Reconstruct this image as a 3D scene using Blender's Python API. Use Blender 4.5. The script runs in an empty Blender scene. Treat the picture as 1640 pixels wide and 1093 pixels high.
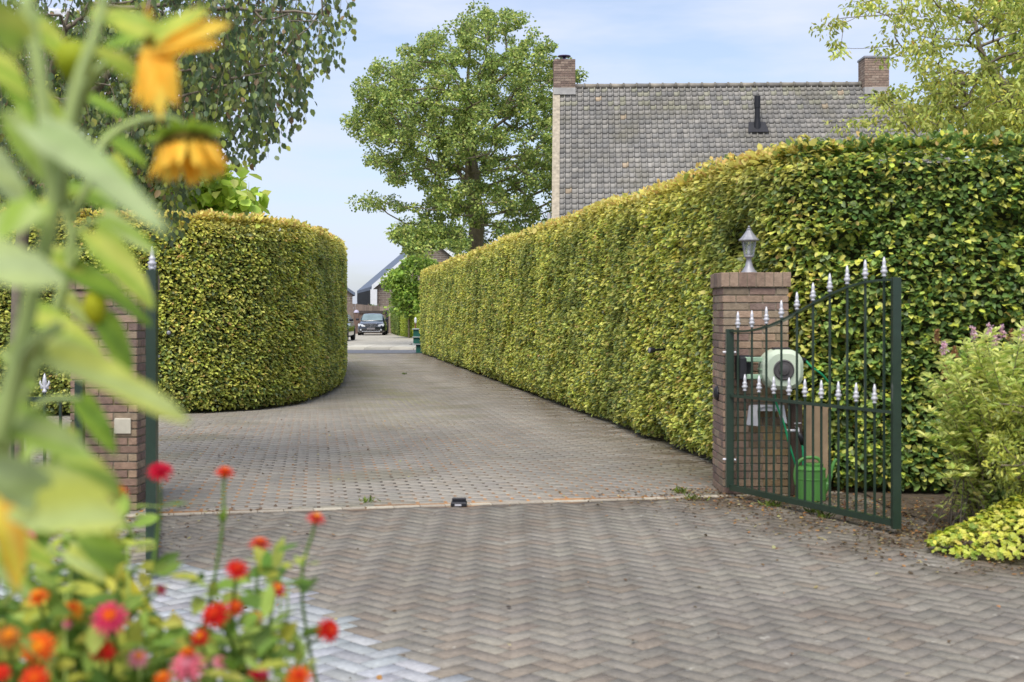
import bpy, math, random
import numpy as np
from mathutils import Vector, Matrix
random.seed(7)
RNG = np.random.default_rng(7)
R = math.radians
S = bpy.context.scene
COL = S.collection

# ------------------------------------------------------------------ camera, world, sun
FPX, HZ, CH = 2050.0, 502.0, 1.5          # focal length in photo pixels, horizon row, eye height
cam_d = bpy.data.cameras.new('camera'); cam = bpy.data.objects.new('camera', cam_d); COL.objects.link(cam)
S.camera = cam
cam.location = (0, 0, CH); cam.rotation_euler = (R(90), 0, 0)
cam_d.sensor_width = 36; cam_d.lens = 45; cam_d.shift_y = -(546.5-HZ)/1640
cam_d.clip_start = .05; cam_d.clip_end = 3000
cam_d.dof.use_dof = True; cam_d.dof.focus_distance = 26; cam_d.dof.aperture_fstop = 3.6
S.view_settings.view_transform = 'Standard'; S.view_settings.look = 'None'
S.view_settings.exposure = 0.38; S.view_settings.gamma = 1
SUN_DIR = Vector((-.15, -.54, .84)).normalized()
sun_el = math.asin(SUN_DIR.z); sun_az = math.atan2(SUN_DIR.x, SUN_DIR.y)
W = bpy.data.worlds.new('World'); S.world = W; W.use_nodes = True
nt = W.node_tree; nt.nodes.clear(); N = nt.nodes.new; L = nt.links.new
out = N('ShaderNodeOutputWorld'); bg = N('ShaderNodeBackground'); sky = N('ShaderNodeTexSky')
sky.sky_type = 'NISHITA'; sky.sun_disc = False; sky.sun_elevation = sun_el; sky.sun_rotation = sun_az
sky.air_density = 1.0; sky.dust_density = 1.5; sky.ozone_density = 1.5
tc = N('ShaderNodeTexCoord'); mp = N('ShaderNodeMapping'); mp.inputs['Scale'].default_value = (2.2, 2.2, 10.0)
mp.inputs['Location'].default_value = (.3, .1, .4)
L(tc.outputs['Generated'], mp.inputs['Vector'])
nz = N('ShaderNodeTexNoise'); nz.inputs['Scale'].default_value = 2.6; nz.inputs['Detail'].default_value = 6; nz.inputs['Roughness'].default_value = .52
L(mp.outputs[0], nz.inputs['Vector'])
rmp = N('ShaderNodeMapRange'); rmp.inputs[1].default_value = .36; rmp.inputs[2].default_value = .68
rmp.inputs[3].default_value = .34; rmp.inputs[4].default_value = .96
L(nz.outputs['Fac'], rmp.inputs[0])
mx = N('ShaderNodeMix'); mx.data_type = 'RGBA'
L(rmp.outputs[0], mx.inputs[0]); L(sky.outputs[0], mx.inputs[6]); mx.inputs[7].default_value = (4.35, 4.75, 6.0, 1)
L(mx.outputs[2], bg.inputs['Color']); bg.inputs['Strength'].default_value = .14
L(bg.outputs[0], out.inputs['Surface'])
sd = bpy.data.lights.new('sun', 'SUN'); sun = bpy.data.objects.new('sun', sd); COL.objects.link(sun)
sd.energy = 2.9; sd.angle = R(34); sd.color = (1, .95, .87)
sun.rotation_euler = SUN_DIR.to_track_quat('Z', 'Y').to_euler(); sun.location = (10, -10, 30)
S.cycles.max_bounces = 6; S.cycles.diffuse_bounces = 3; S.cycles.glossy_bounces = 2
S.cycles.transmission_bounces = 4; S.cycles.transparent_max_bounces = 6
try: S.cycles.use_denoising = True
except Exception: pass

def W3(px, py, Y): return np.array([(px-820)/FPX*Y, Y, CH-(py-HZ)/FPX*Y])
def G(px, py): Y = FPX*CH/(py-HZ); return np.array([(px-820)/FPX*Y, Y, 0.])

# ------------------------------------------------------------------ colour and material helpers
def lin(c):
    c = c/255.0
    return c/12.92 if c <= .04045 else ((c+.055)/1.055)**2.4
def rgb(r, g, b): return (lin(r), lin(g), lin(b))
def mk(name, col=(.5, .5, .5), rough=.6, var=.15, scale=8., bump=0., metal=0., attr=False, transl=0., spec=.4,
       coat=0., bscale=None, stain=None, stain_scale=1.5, stain_lo=.5, stain_hi=.65):
    m = bpy.data.materials.new(name); m.use_nodes = True; t = m.node_tree; n = t.nodes; l = t.links
    p = n['Principled BSDF']; o = n['Material Output']
    tc = n.new('ShaderNodeTexCoord')
    nz = n.new('ShaderNodeTexNoise'); nz.inputs['Scale'].default_value = scale; nz.inputs['Detail'].default_value = 5
    l.new(tc.outputs['Object'], nz.inputs['Vector'])
    if attr:
        a = n.new('ShaderNodeAttribute'); a.attribute_name = 'Col'; base = a.outputs['Color']
    else:
        a = n.new('ShaderNodeRGB'); a.outputs[0].default_value = (*col, 1); base = a.outputs[0]
    mr = n.new('ShaderNodeMapRange'); mr.inputs[1].default_value = .3; mr.inputs[2].default_value = .7
    mr.inputs[3].default_value = 1-var; mr.inputs[4].default_value = 1+var; l.new(nz.outputs['Fac'], mr.inputs[0])
    vm = n.new('ShaderNodeVectorMath'); vm.operation = 'SCALE'; l.new(base, vm.inputs[0]); l.new(mr.outputs[0], vm.inputs['Scale'])
    cout = vm.outputs[0]
    if stain:
        n2 = n.new('ShaderNodeTexNoise'); n2.inputs['Scale'].default_value = stain_scale; n2.inputs['Detail'].default_value = 7; n2.inputs['Roughness'].default_value = .62
        l.new(tc.outputs['Object'], n2.inputs['Vector'])
        m2 = n.new('ShaderNodeMapRange'); m2.inputs[1].default_value = stain_lo; m2.inputs[2].default_value = stain_hi
        m2.inputs[4].default_value = .75; l.new(n2.outputs['Fac'], m2.inputs[0])
        mi = n.new('ShaderNodeMix'); mi.data_type = 'RGBA'; l.new(m2.outputs[0], mi.inputs[0]); l.new(cout, mi.inputs[6])
        mi.inputs[7].default_value = (*stain, 1); cout = mi.outputs[2]
    l.new(cout, p.inputs['Base Color'])
    p.inputs['Roughness'].default_value = rough; p.inputs['Metallic'].default_value = metal
    p.inputs['Specular IOR Level'].default_value = spec; p.inputs['Coat Weight'].default_value = coat
    if bump:
        b = n.new('ShaderNodeBump'); b.inputs['Strength'].default_value = bump; b.inputs['Distance'].default_value = .01
        nb = n.new('ShaderNodeTexNoise'); nb.inputs['Scale'].default_value = bscale or scale*4; nb.inputs['Detail'].default_value = 4
        l.new(tc.outputs['Object'], nb.inputs['Vector']); l.new(nb.outputs['Fac'], b.inputs['Height']); l.new(b.outputs[0], p.inputs['Normal'])
    if transl:
        tr = n.new('ShaderNodeBsdfTranslucent'); l.new(cout, tr.inputs['Color'])
        ms = n.new('ShaderNodeMixShader'); ms.inputs[0].default_value = transl
        l.new(p.outputs[0], ms.inputs[1]); l.new(tr.outputs[0], ms.inputs[2]); l.new(ms.outputs[0], o.inputs['Surface'])
    return m
def brickmat(name, c1, c2, mortar, sc=1.0, rot=None):
    m = bpy.data.materials.new(name); m.use_nodes = True; t = m.node_tree; n = t.nodes; l = t.links
    p = n['Principled BSDF']; tc = n.new('ShaderNodeTexCoord'); sp = n.new('ShaderNodeSeparateXYZ'); l.new(tc.outputs['Object'], sp.inputs[0])
    ad = n.new('ShaderNodeMath'); l.new(sp.outputs[0], ad.inputs[0]); l.new(sp.outputs[1], ad.inputs[1])
    cb = n.new('ShaderNodeCombineXYZ'); l.new(ad.outputs[0], cb.inputs[0]); l.new(sp.outputs[2], cb.inputs[1])
    b = n.new('ShaderNodeTexBrick'); l.new(cb.outputs[0], b.inputs['Vector'])
    b.inputs['Color1'].default_value = (*c1, 1); b.inputs['Color2'].default_value = (*c2, 1); b.inputs['Mortar'].default_value = (*mortar, 1)
    b.inputs['Scale'].default_value = 1; b.inputs['Brick Width'].default_value = .44*sc; b.inputs['Row Height'].default_value = .13*sc; b.inputs['Mortar Size'].default_value = .014*sc
    l.new(b.outputs['Color'], p.inputs['Base Color']); p.inputs['Roughness'].default_value = .9
    return m

M = {}
M['leaf'] = mk('leaf', attr=True, rough=.45, var=.1, scale=3, transl=.42, spec=.4)
M['leaf_big'] = mk('leaf_big', attr=True, rough=.5, var=.14, scale=30, transl=.38, spec=.3, bump=.3, bscale=60)
M['petal'] = mk('petal', attr=True, rough=.6, var=.1, scale=40, transl=.42, spec=.2)
M['bark'] = mk('bark', rgb(124, 114, 92), .9, .3, 6, .6, attr=False)
M['bark_pale'] = mk('bark_pale', rgb(122, 112, 98), .85, .25, 9, .4)
M['core'] = mk('hedge_core', rgb(58, 62, 34), .95, .3, 12)
M['paver'] = mk('paver', attr=True, rough=.82, var=.16, scale=34, bump=.3, bscale=160, spec=.3, stain=rgb(172, 168, 156), stain_scale=9, stain_lo=.645, stain_hi=.71)
M['sand'] = mk('joint_sand', attr=True, rough=.95, var=.35, scale=26)
M['brick'] = mk('pillar_brick', attr=True, rough=.9, var=.2, scale=22, bump=.5, bscale=90)
M['mortar'] = mk('mortar', rgb(142, 133, 118), .95, .2, 30, .3, stain=rgb(122, 112, 62), stain_scale=4)
M['green_metal'] = mk('green_metal', rgb(33, 52, 39), .38, .12, 14, spec=.5, coat=.2)
M['silver'] = mk('silver_paint', rgb(205, 204, 208), .42, .08, 20, metal=.25)
M['lantern_metal'] = mk('lantern_metal', rgb(150, 150, 155), .5, .15, 25, metal=.35)
M['glass'] = mk('lantern_glass', rgb(190, 200, 200), .12, .05, 5, spec=.6)
M['glass'].node_tree.nodes['Principled BSDF'].inputs['Alpha'].default_value = .14
M['black'] = mk('black_plastic', rgb(34, 34, 38), .45, .15, 12)
M['tile'] = mk('roof_tile', attr=True, rough=.85, var=.2, scale=5, bump=.3, stain=rgb(120, 116, 100), stain_scale=.9, stain_lo=.5, stain_hi=.72)
M['verge'] = mk('verge', rgb(166, 155, 136), .9, .28, 9, .4, stain=rgb(196, 130, 50), stain_scale=3, stain_lo=.66, stain_hi=.72)
M['rust'] = mk('rusty_steel', rgb(96, 66, 48), .8, .25, 30)
M['wood'] = mk('weathered_wood', rgb(146, 124, 98), .8, .2, 7, .3)
M['greywood'] = mk('grey_wood', attr=True, rough=.85, var=.2, scale=2.5, bump=.3)

# ------------------------------------------------------------------ object helpers
def tag(o, label=None, cat=None, group=None, kind=None):
    if label: o['label'] = label
    if cat: o['category'] = cat
    if group: o['group'] = group
    if kind: o['kind'] = kind
    return o
def empty(name, loc, label, cat, group=None):
    o = bpy.data.objects.new(name, None); COL.objects.link(o); o.location = Vector([float(a) for a in loc]); o.empty_display_size = .1
    return tag(o, label, cat, group)
def top_loc(o):
    v = Vector((0, 0, 0))
    while o is not None: v = v + o.location; o = o.parent
    return v
class MB:
    def __init__(s): s.v = []; s.f = []; s.c = []
    def add(s, vs, fs, col=(.5, .5, .5)):
        b = len(s.v); s.v.extend([tuple(map(float, q)) for q in vs]); s.f.extend([tuple(b+i for i in q) for q in fs]); s.c.extend([col]*len(vs))
    def box(s, a, b, col=(.5, .5, .5), bev=0):
        x0, y0, z0 = a; x1, y1, z1 = b
        if bev <= 0:
            s.add([(x0, y0, z0), (x1, y0, z0), (x1, y1, z0), (x0, y1, z0), (x0, y0, z1), (x1, y0, z1), (x1, y1, z1), (x0, y1, z1)],
                  [(0, 3, 2, 1), (4, 5, 6, 7), (0, 1, 5, 4), (1, 2, 6, 5), (2, 3, 7, 6), (3, 0, 4, 7)], col)
        else:
            e = bev; V = []
            for z, k in ((z0, e), (z0+e, 0), (z1-e, 0), (z1, e)):
                V += [(x0+k, y0+k, z), (x1-k, y0+k, z), (x1-k, y1-k, z), (x0+k, y1-k, z)]
            F = [(3, 2, 1, 0), (12, 13, 14, 15)]
            for r in range(3):
                for i in range(4): F.append((r*4+i, r*4+(i+1) % 4, r*4+4+(i+1) % 4, r*4+4+i))
            s.add(V, F, col)
    def tube(s, pts, rad, n=8, col=(.5, .5, .5), cap=True):
        pts = [Vector(tuple(map(float, p))) for p in pts]
        if not hasattr(rad, '__len__'): rad = [rad]*len(pts)
        V = []; F = []; up = Vector((0, 0, 1)); prev = None
        for i, p in enumerate(pts):
            d = (pts[min(i+1, len(pts)-1)]-pts[max(i-1, 0)])
            if d.length < 1e-9: d = Vector((0, 0, 1))
            d.normalize()
            if prev is None:
                a = d.cross(up) if abs(d.z) < .95 else d.cross(Vector((1, 0, 0)))
            else:
                a = prev-d*prev.dot(d)
            a.normalize(); prev = a; b = d.cross(a)
            for k in range(n):
                t = 2*math.pi*k/n; V.append(p+a*(math.cos(t)*rad[i])+b*(math.sin(t)*rad[i]))
        for i in range(len(pts)-1):
            for k in range(n): F.append((i*n+k, i*n+(k+1) % n, (i+1)*n+(k+1) % n, (i+1)*n+k))
        if cap: F.append(tuple(range(n))[::-1]); F.append(tuple((len(pts)-1)*n+k for k in range(n)))
        s.add(V, F, col)
    def bar(s, p, q, w, h, col=(.5, .5, .5), up=(0, 0, 1)):
        p = Vector(tuple(map(float, p))); q = Vector(tuple(map(float, q))); d = (q-p).normalized(); u = Vector(up)
        if abs(d.dot(u)) > .98: u = Vector((0, 1, 0))
        a = d.cross(u).normalized()*(w/2); b = a.cross(d).normalized()*(h/2)
        V = [p-a-b, p+a-b, p+a+b, p-a+b, q-a-b, q+a-b, q+a+b, q-a+b]
        s.add(V, [(0, 1, 2, 3), (4, 7, 6, 5), (0, 4, 5, 1), (1, 5, 6, 2), (2, 6, 7, 3), (3, 7, 4, 0)], col)
    def lathe(s, c, prof, n=16, col=(.5, .5, .5), axis=None):
        c = Vector(tuple(map(float, c))); ax = Vector(axis or (0, 0, 1)).normalized()
        a = ax.cross(Vector((0, 1, 0))) if abs(ax.y) < .9 else ax.cross(Vector((1, 0, 0)))
        a.normalize(); b = ax.cross(a); V = []; F = []
        for r, z in prof:
            for k in range(n): t = 2*math.pi*(k+.5)/n; V.append(c+ax*z+a*(r*math.cos(t))+b*(r*math.sin(t)))
        for i in range(len(prof)-1):
            for k in range(n): F.append((i*n+k, i*n+(k+1) % n, (i+1)*n+(k+1) % n, (i+1)*n+k))
        F.append(tuple(range(n))[::-1]); F.append(tuple((len(prof)-1)*n+k for k in range(n)))
        s.add(V, F, col)
    def prism(s, poly, d, col=(.5, .5, .5)):
        """poly: list of 3D points, d: extrusion vector"""
        n = len(poly); P = [Vector(tuple(map(float, p))) for p in poly]; D = Vector(tuple(map(float, d)))
        F = [tuple(range(n))[::-1], tuple(range(n, 2*n))]+[(i, (i+1) % n, n+(i+1) % n, n+i) for i in range(n)]
        s.add(P+[p+D for p in P], F, col)
    def build(s, name, mat, parent=None, smooth=False, local=False):
        me = bpy.data.meshes.new(name); off = Vector((0, 0, 0)) if (local or parent is None) else top_loc(parent)
        me.from_pydata([(v[0]-off.x, v[1]-off.y, v[2]-off.z) for v in s.v], [], s.f); me.materials.append(mat)
        ca = me.color_attributes.new('Col', 'FLOAT_COLOR', 'POINT')
        ca.data.foreach_set('color', np.hstack([np.array(s.c, dtype=np.float32), np.ones((len(s.v), 1), dtype=np.float32)]).ravel())
        if smooth: me.polygons.foreach_set('use_smooth', [True]*len(me.polygons))
        o = bpy.data.objects.new(name, me); COL.objects.link(o)
        if parent is not None: o.parent = parent
        return o
def npmesh(name, V, F4, C, mat, parent=None, smooth=False):
    """V (n,3), F4 (m,4) quads, C (n,3)"""
    if parent is not None:
        t = top_loc(parent); V = V-np.array([t.x, t.y, t.z])
    me = bpy.data.meshes.new(name); n = len(V); m = len(F4)
    me.vertices.add(n); me.vertices.foreach_set('co', V.astype(np.float32).ravel())
    me.loops.add(m*4); me.loops.foreach_set('vertex_index', F4.astype(np.int32).ravel())
    me.polygons.add(m); me.polygons.foreach_set('loop_start', np.arange(m, dtype=np.int32)*4)
    try: me.polygons.foreach_set('loop_total', np.full(m, 4, dtype=np.int32))
    except Exception: pass
    me.update(calc_edges=True)
    ca = me.color_attributes.new('Col', 'FLOAT_COLOR', 'POINT')
    ca.data.foreach_set('color', np.hstack([C, np.ones((n, 1))]).astype(np.float32).ravel())
    if smooth: me.polygons.foreach_set('use_smooth', np.ones(m, dtype=bool))
    me.materials.append(mat); me.validate()
    o = bpy.data.objects.new(name, me); COL.objects.link(o)
    if parent is not None: o.parent = parent
    return o
TEMPL = np.array([[0, 0, 0], [.28, .36, .10], [.68, .33, .07], [1, 0, -.10], [.68, -.33, .07], [.28, -.36, .10]])
TFACE = np.array([[0, 3, 2, 1], [0, 5, 4, 3]])
def nrm(a): return a/np.maximum(np.linalg.norm(a, axis=-1, keepdims=True), 1e-9)
def leaves(name, P, D, Nn, size, C, mat, parent=None, wid=1.0):
    """one mesh of folded six-sided leaves: P base, D direction, Nn normal hint"""
    P = np.asarray(P); D = nrm(np.asarray(D)); Sd = nrm(np.cross(Nn, D)); U = np.cross(D, Sd); n = len(P)
    size = np.asarray(size).reshape(n, 1, 1)
    fold = RNG.uniform(-.6, 1.6, (n, 1, 1)); curl = RNG.uniform(-.15, .35, (n, 1, 1))
    T = np.broadcast_to(TEMPL, (n, 6, 3)).copy()
    z = T[:, :, 2:3]*fold - curl*(T[:, :, 0:1]**2)*.6
    V = P[:, None, :]+size*(T[:, :, 0:1]*D[:, None, :]+T[:, :, 1:2]*wid*Sd[:, None, :]+z*U[:, None, :])
    F = (TFACE[None]+(np.arange(n)*6)[:, None, None]).reshape(-1, 4)
    return npmesh(name, V.reshape(-1, 3), F, np.repeat(C, 6, axis=0), mat, parent)
def pal(cols, n, w=None, jit=.12, hj=.35):
    cols = np.array(cols); w = np.array(w if w is not None else [1]*len(cols), float); w /= w.sum()
    c = cols[RNG.choice(len(cols), n, p=w)]
    return np.clip(c*(1+RNG.normal(0, jit, (n, 1)))*(1+RNG.normal(0, jit*hj, (n, 3))), .002, 1)
def vnoise(P, sc, seed=0):
    """cheap smooth noise by summed sines"""
    r = np.random.default_rng(seed+100); o = np.zeros(len(P))
    for k in range(7):
        d = r.normal(0, 1, P.shape[1]); d /= np.linalg.norm(d); f = sc*r.uniform(.6, 2.2)
        o += np.sin(P@d*f*6.28+r.uniform(0, 6.28))/2.6
    return np.clip(o/2, -1, 1)
def inpoly(px, py, poly):
    x = np.asarray(px, float); y = np.asarray(py, float); ins = np.zeros(x.shape, bool); n = len(poly); j = n-1
    for i in range(n):
        xi, yi = poly[i]; xj, yj = poly[j]
        c = ((yi > y) != (yj > y)) & (x < (xj-xi)*(y-yi)/((yj-yi) if yj != yi else 1e-9)+xi)
        ins ^= c; j = i
    return ins
def sample_poly(poly, n):
    a = np.array(poly); lo = a.min(0); hi = a.max(0); out_ = []
    while len(out_) < n:
        p = RNG.uniform(lo, hi, (n*2, 2)); p = p[inpoly(p[:, 0], p[:, 1], poly)]; out_ += list(p)
    return np.array(out_[:n])
def srt(o): return tag(o, kind='structure')

# ------------------------------------------------------------------ ground and paving
g = MB(); g.add([(-900, -60, -.03), (900, -60, -.03), (900, 1500, -.03), (-900, 1500, -.03)], [(0, 1, 2, 3)])
M['soil'] = mk('soil', rgb(82, 70, 56), .95, .45, 9, .5, bscale=30, stain=rgb(66, 56, 40), stain_scale=3)
srt(g.build('ground', M['soil']))
DS = -.153                                 # drive runs back-left
TH = math.atan2(1.0, 4.45)                 # angle of the gate line
SA = np.array([1.80, 10.55]); SU = np.array([math.cos(TH), math.sin(TH)]); SN = np.array([-SU[1], SU[0]])
def side_of_strip(P): return (P-SA)@SN     # >0 behind the strip
def rough_brown(n, pal_, w=None, jit=.09): return pal(pal_, n, w, jit)
def bricks(name, cen, ux, uy, lx, ly, C, zj=.0006, z0=0.0, ins=.0035):
    n = len(cen); ang = RNG.normal(0, .012, n); ca, sa = np.cos(ang), np.sin(ang)
    U = np.stack([ux[:, 0]*ca-ux[:, 1]*sa, ux[:, 0]*sa+ux[:, 1]*ca], 1); Vv = np.stack([-U[:, 1], U[:, 0]], 1)
    h = z0+RNG.normal(0, zj, n); tx = RNG.normal(0, .004, n); ty = RNG.normal(0, .005, n)
    V = np.zeros((n, 8, 3))
    for k, (sx, sy) in enumerate(((-1, -1), (1, -1), (1, 1), (-1, 1))):
        for lev, (dd, dz) in enumerate(((0, -.009), (ins, 0))):
            a = sx*(lx/2-dd); b = sy*(ly/2-dd)
            V[:, lev*4+k, :2] = cen+U*a+Vv*b; V[:, lev*4+k, 2] = h+tx*a+ty*b+dz
    F = np.array([[4, 5, 6, 7], [0, 1, 5, 4], [1, 2, 6, 5], [2, 3, 7, 6], [3, 0, 4, 7]])
    F = (F[None]+(np.arange(n)*8)[:, None, None]).reshape(-1, 4)
    return npmesh(name, V.reshape(-1, 3), F, np.repeat(C, 8, axis=0), M['paver'])
BW = .1035
E1 = np.array([math.cos(math.pi/4), math.sin(math.pi/4)]); E2 = np.array([-E1[1], E1[0]])
# herringbone lattice
ii, jj = np.meshgrid(np.arange(-110, 140), np.arange(-45, 60), indexing='ij'); ii = ii.ravel(); jj = jj.ravel()
def herr(cx, cy): return np.stack([(ii+2*jj+cx)*BW, (ii-2*jj+cy)*BW], 1)
Hc = herr(1., .5); Vc = herr(.5, 2.)
org = np.array([0., 6.])
hcen = np.concatenate([org+Hc[:, :1]*E1+Hc[:, 1:]*E2, org+Vc[:, :1]*E1+Vc[:, 1:]*E2])
hux = np.concatenate([np.tile(E1, (len(Hc), 1)), np.tile(E2, (len(Vc), 1))])
s_ = side_of_strip(hcen)
keep = (s_ < -.13) & (hcen[:, 1] > 3.4) & (hcen[:, 0] > -6.5) & (hcen[:, 0] < 7) & (hcen[:, 1] < 11.6)
# leave out the planted bed on the right
bed = [(3.02, 8.9), (3.3, 7.9), (4.0, 7.25), (7.5, 6.0), (7.5, 12), (3.0, 12), (2.9, 10.0)]
keep &= ~inpoly(hcen[:, 0], hcen[:, 1], bed)
hcen = hcen[keep]; hux = hux[keep]
bx_ = np.interp(hcen[:, 1], [2, 5.2, 6.37, 7.36, 7.75], [1.5, -.20, -.90, -1.34, -2.2])
grey = (hcen[:, 0] < bx_) & (hcen[:, 1] < 7.72+.05*np.sin(hcen[:, 0]*9))
def mixc(C, c, f): f = np.clip(f, 0, 1)[:, None]; return C*(1-f)+np.array(c)*f
def dirt_amt(P):
    d = np.minimum.reduce([np.abs(P[:, 0]-np.interp(P[:, 1], [7.2, 8.6, 9.6, 10.4], [3.7, 3.0, 2.7, 2.0]))*1.0+.0*P[:, 1]])
    f = np.clip(1.35-d/1.15, 0, 1)*(P[:, 1] > 7)
    near_strip = np.clip(1-np.abs(side_of_strip(P)+.25)/.6, 0, 1)*.45*(P[:, 0] > .6)
    return np.clip((f+near_strip)*(.62+.7*vnoise(P, 1.1, 3)), 0, .9)
c1 = rgb(126, 120, 110); c2 = rgb(121, 115, 106); c3 = rgb(131, 125, 114); c4 = rgb(126, 116, 104)
nb = (~grey).sum(); Cc = pal([c1, c2, c3, c4], nb, [3, 2, 2, 1.5], .03, .2)
Pb = hcen[~grey]
Cc *= (1+.15*vnoise(Pb, .22, 1)+.08*vnoise(Pb, .9, 2))[:, None]
Cc = mixc(Cc, rgb(88, 76, 60), dirt_amt(Pb)*.9)
Cc = mixc(Cc, rgb(112, 102, 90), np.clip(vnoise(Pb, .45, 77)-.35, 0, .5)*.9)
worn = (RNG.uniform(0, 1, nb) < .0); Cc[worn] = pal([rgb(186, 182, 170)], worn.sum())
srt(bricks('herringbone_paving', Pb, hux[~grey], None, 2*BW-.009, BW-.009, Cc))
Pg = hcen[grey]; Cg = pal([rgb(156, 158, 158), rgb(162, 164, 164), rgb(150, 152, 152)], len(Pg), None, .05)
srt(bricks('grey_paving', Pg, hux[grey], None, 2*BW-.008, BW-.008, Cg))
# rows of pavers on the drive behind the gate line
LW, BD = .222, .108
u2 = np.array([1, -DS*0+0.0]); DV = np.array([DS, 1.0]); DV /= np.linalg.norm(DV); DU = np.array([DV[1], -DV[0]])
a_, b_ = np.meshgrid(np.arange(-52, 40), np.arange(0, 370), indexing='ij'); a_ = a_.ravel(); b_ = b_.ravel()
rc = np.array([0., 8.2])+DU*((a_+(b_ % 2)*.5)*LW)[:, None]+DV*(b_*BD)[:, None]
RHX = lambda Y: 1.975+(Y-12.65)*DS       # foot of the right hedge
s_ = side_of_strip(rc)
left_lim = np.interp(rc[:, 1], [8, 18.6, 19.6, 22, 26, 48], [-9.5, -9.5, -4.4, -3.75, -3.75, -7.2])
keep = (s_ > .10) & (rc[:, 0] > left_lim) & (rc[:, 0] < RHX(rc[:, 1])+.35) & (rc[:, 1] < 47.6)
rc = rc[keep]; nb = len(rc)
Cr = pal([rgb(142, 136, 126), rgb(137, 132, 123), rgb(148, 141, 130), rgb(141, 132, 120)], nb, [3, 2, 2, 1.5], .03, .2)
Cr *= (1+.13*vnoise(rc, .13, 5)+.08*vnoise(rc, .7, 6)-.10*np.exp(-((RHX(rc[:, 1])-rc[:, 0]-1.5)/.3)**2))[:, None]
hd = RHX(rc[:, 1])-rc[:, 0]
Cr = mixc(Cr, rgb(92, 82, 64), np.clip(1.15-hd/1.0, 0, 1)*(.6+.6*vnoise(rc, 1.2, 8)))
Cr = mixc(Cr, rgb(112, 108, 84), np.clip(vnoise(rc, .35, 88)-.25, 0, .5)*.9)
cx_ = RHX(rc[:, 1])-2.6
moss = np.clip(1-np.abs(rc[:, 0]-cx_)/1.1, 0, 1)*np.clip((rc[:, 1]-15)/6, 0, 1)*np.clip(.3+vnoise(rc, .5, 9), 0, 1)
Cr = mixc(Cr, rgb(126, 124, 84), moss*.6)
srt(bricks('driveway_paving', rc, np.tile(DU, (nb, 1)), None, LW-.024, BD-.004, Cr, z0=.0))
# joint sand below the bricks, with its own colours
def sheet(name, x0, x1, y0, y1, st, z, fn, mask=None):
    xs = np.arange(x0, x1+st, st); ys = np.arange(y0, y1+st, st); X, Y = np.meshgrid(xs, ys, indexing='ij')
    V = np.stack([X.ravel(), Y.ravel(), np.full(X.size, z)], 1); nx, ny = X.shape
    i, j = np.meshgrid(np.arange(nx-1), np.arange(ny-1), indexing='ij'); i = i.ravel(); j = j.ravel()
    F = np.stack([i*ny+j, (i+1)*ny+j, (i+1)*ny+j+1, i*ny+j+1], 1)
    if mask is not None:
        c = V[F].mean(1)[:, :2]; F = F[mask(c)]
    return npmesh(name, V, F, fn(V[:, :2]), M['sand'])
def sandcol(P):
    n = len(P); C = np.tile(np.array(rgb(74, 66, 58)), (n, 1)); C = mixc(C, rgb(112, 104, 92), .45+.8*vnoise(P, .42, 11))
    back = (side_of_strip(P) > 0); C = mixc(C, rgb(92, 84, 75), (~back)*.75)
    o = np.clip(vnoise(P, .22, 12)+.35, 0, 1)*back*np.clip(1-(P[:, 1]-9)/14, 0, 1)
    C = mixc(C, rgb(188, 132, 76), o)
    cxm = RHX(P[:, 1])-2.4
    mo = np.clip(1-np.abs(P[:, 0]-cxm)/1.0, 0, 1)*((P[:, 1] > 17) & (P[:, 1] < 34))*np.clip(.5+vnoise(P, .3, 13), 0, 1)
    C = mixc(C, rgb(158, 158, 50), mo*1.0)
    return mixc(C, rgb(70, 56, 42), dirt_amt(P)*.8)
srt(sheet('joint_sand', -9.5, 6.5, 3.3, 47.8, .2, -.0055, sandcol))
# pale edging strip across the gateway
m = MB(); k = 0; t = -6.6
while t < .9:
    ln = random.uniform(.17, .23); p = SA+SU*t-SN*.012; q = SA+SU*(t+ln-.006)-SN*.012; c_ = random.choice([rgb(176, 166, 148), rgb(164, 154, 138), rgb(184, 175, 156)])
    a = p-SN*.045; b = q-SN*.045; c = q+SN*.045; d = p+SN*.045; z = .001+random.uniform(-.001, .001)
    m.prism([(a[0], a[1], -.02), (b[0], b[1], -.02), (c[0], c[1], -.02), (d[0], d[1], -.02)], (0, 0, .02+z), c_); t += ln
srt(m.build('edging_strip', M['paver']))
# far street: asphalt, kerb slabs and forecourt
M['asphalt'] = mk('asphalt', rgb(98, 100, 106), .8, .12, 3, .2)
M['slab'] = mk('slab', attr=True, rough=.85, var=.1, scale=3)
M['gravel'] = mk('forecourt', rgb(168, 162, 148), .9, .22, 2.2, .4, bscale=20)
m = MB(); m.add([(-60, 47.9, .004), (60, 47.9, .004), (60, 52.2, .004), (-60, 52.2, .004)], [(0, 1, 2, 3)]); srt(m.build('road', M['asphalt']))
m = MB(); x = -16.
while x < 9:
    for y0, y1, z in ((52.2, 53.0, .07), (53.02, 57.0, .10)):
        c_ = random.choice([rgb(186, 181, 168), rgb(174, 170, 158), rgb(194, 189, 175)]); m.box((x, y0, -.02), (x+.98, y1, z), c_)
    x += 1.0
srt(m.build('kerb', M['slab']))
m = MB(); m.add([(-22, 57.02, .10), (-4.6, 57.02, .10), (-4.6, 64, .10), (-8.2, 97, .02), (-30, 97, .02), (-30, 57.02, .1)], [(0, 1, 2, 3, 4, 5)]); srt(m.build('forecourt', M['gravel']))
M['verge_grass'] = mk('verge_grass', rgb(92, 108, 52), .95, .3, 2, .5)
m = MB(); m.add([(-4.3, 52.3, .05), (40, 52.3, .05), (40, 240, .05), (-4.3, 240, .05)], [(0, 1, 2, 3)]); srt(m.build('far_lawn', M['verge_grass']))

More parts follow.
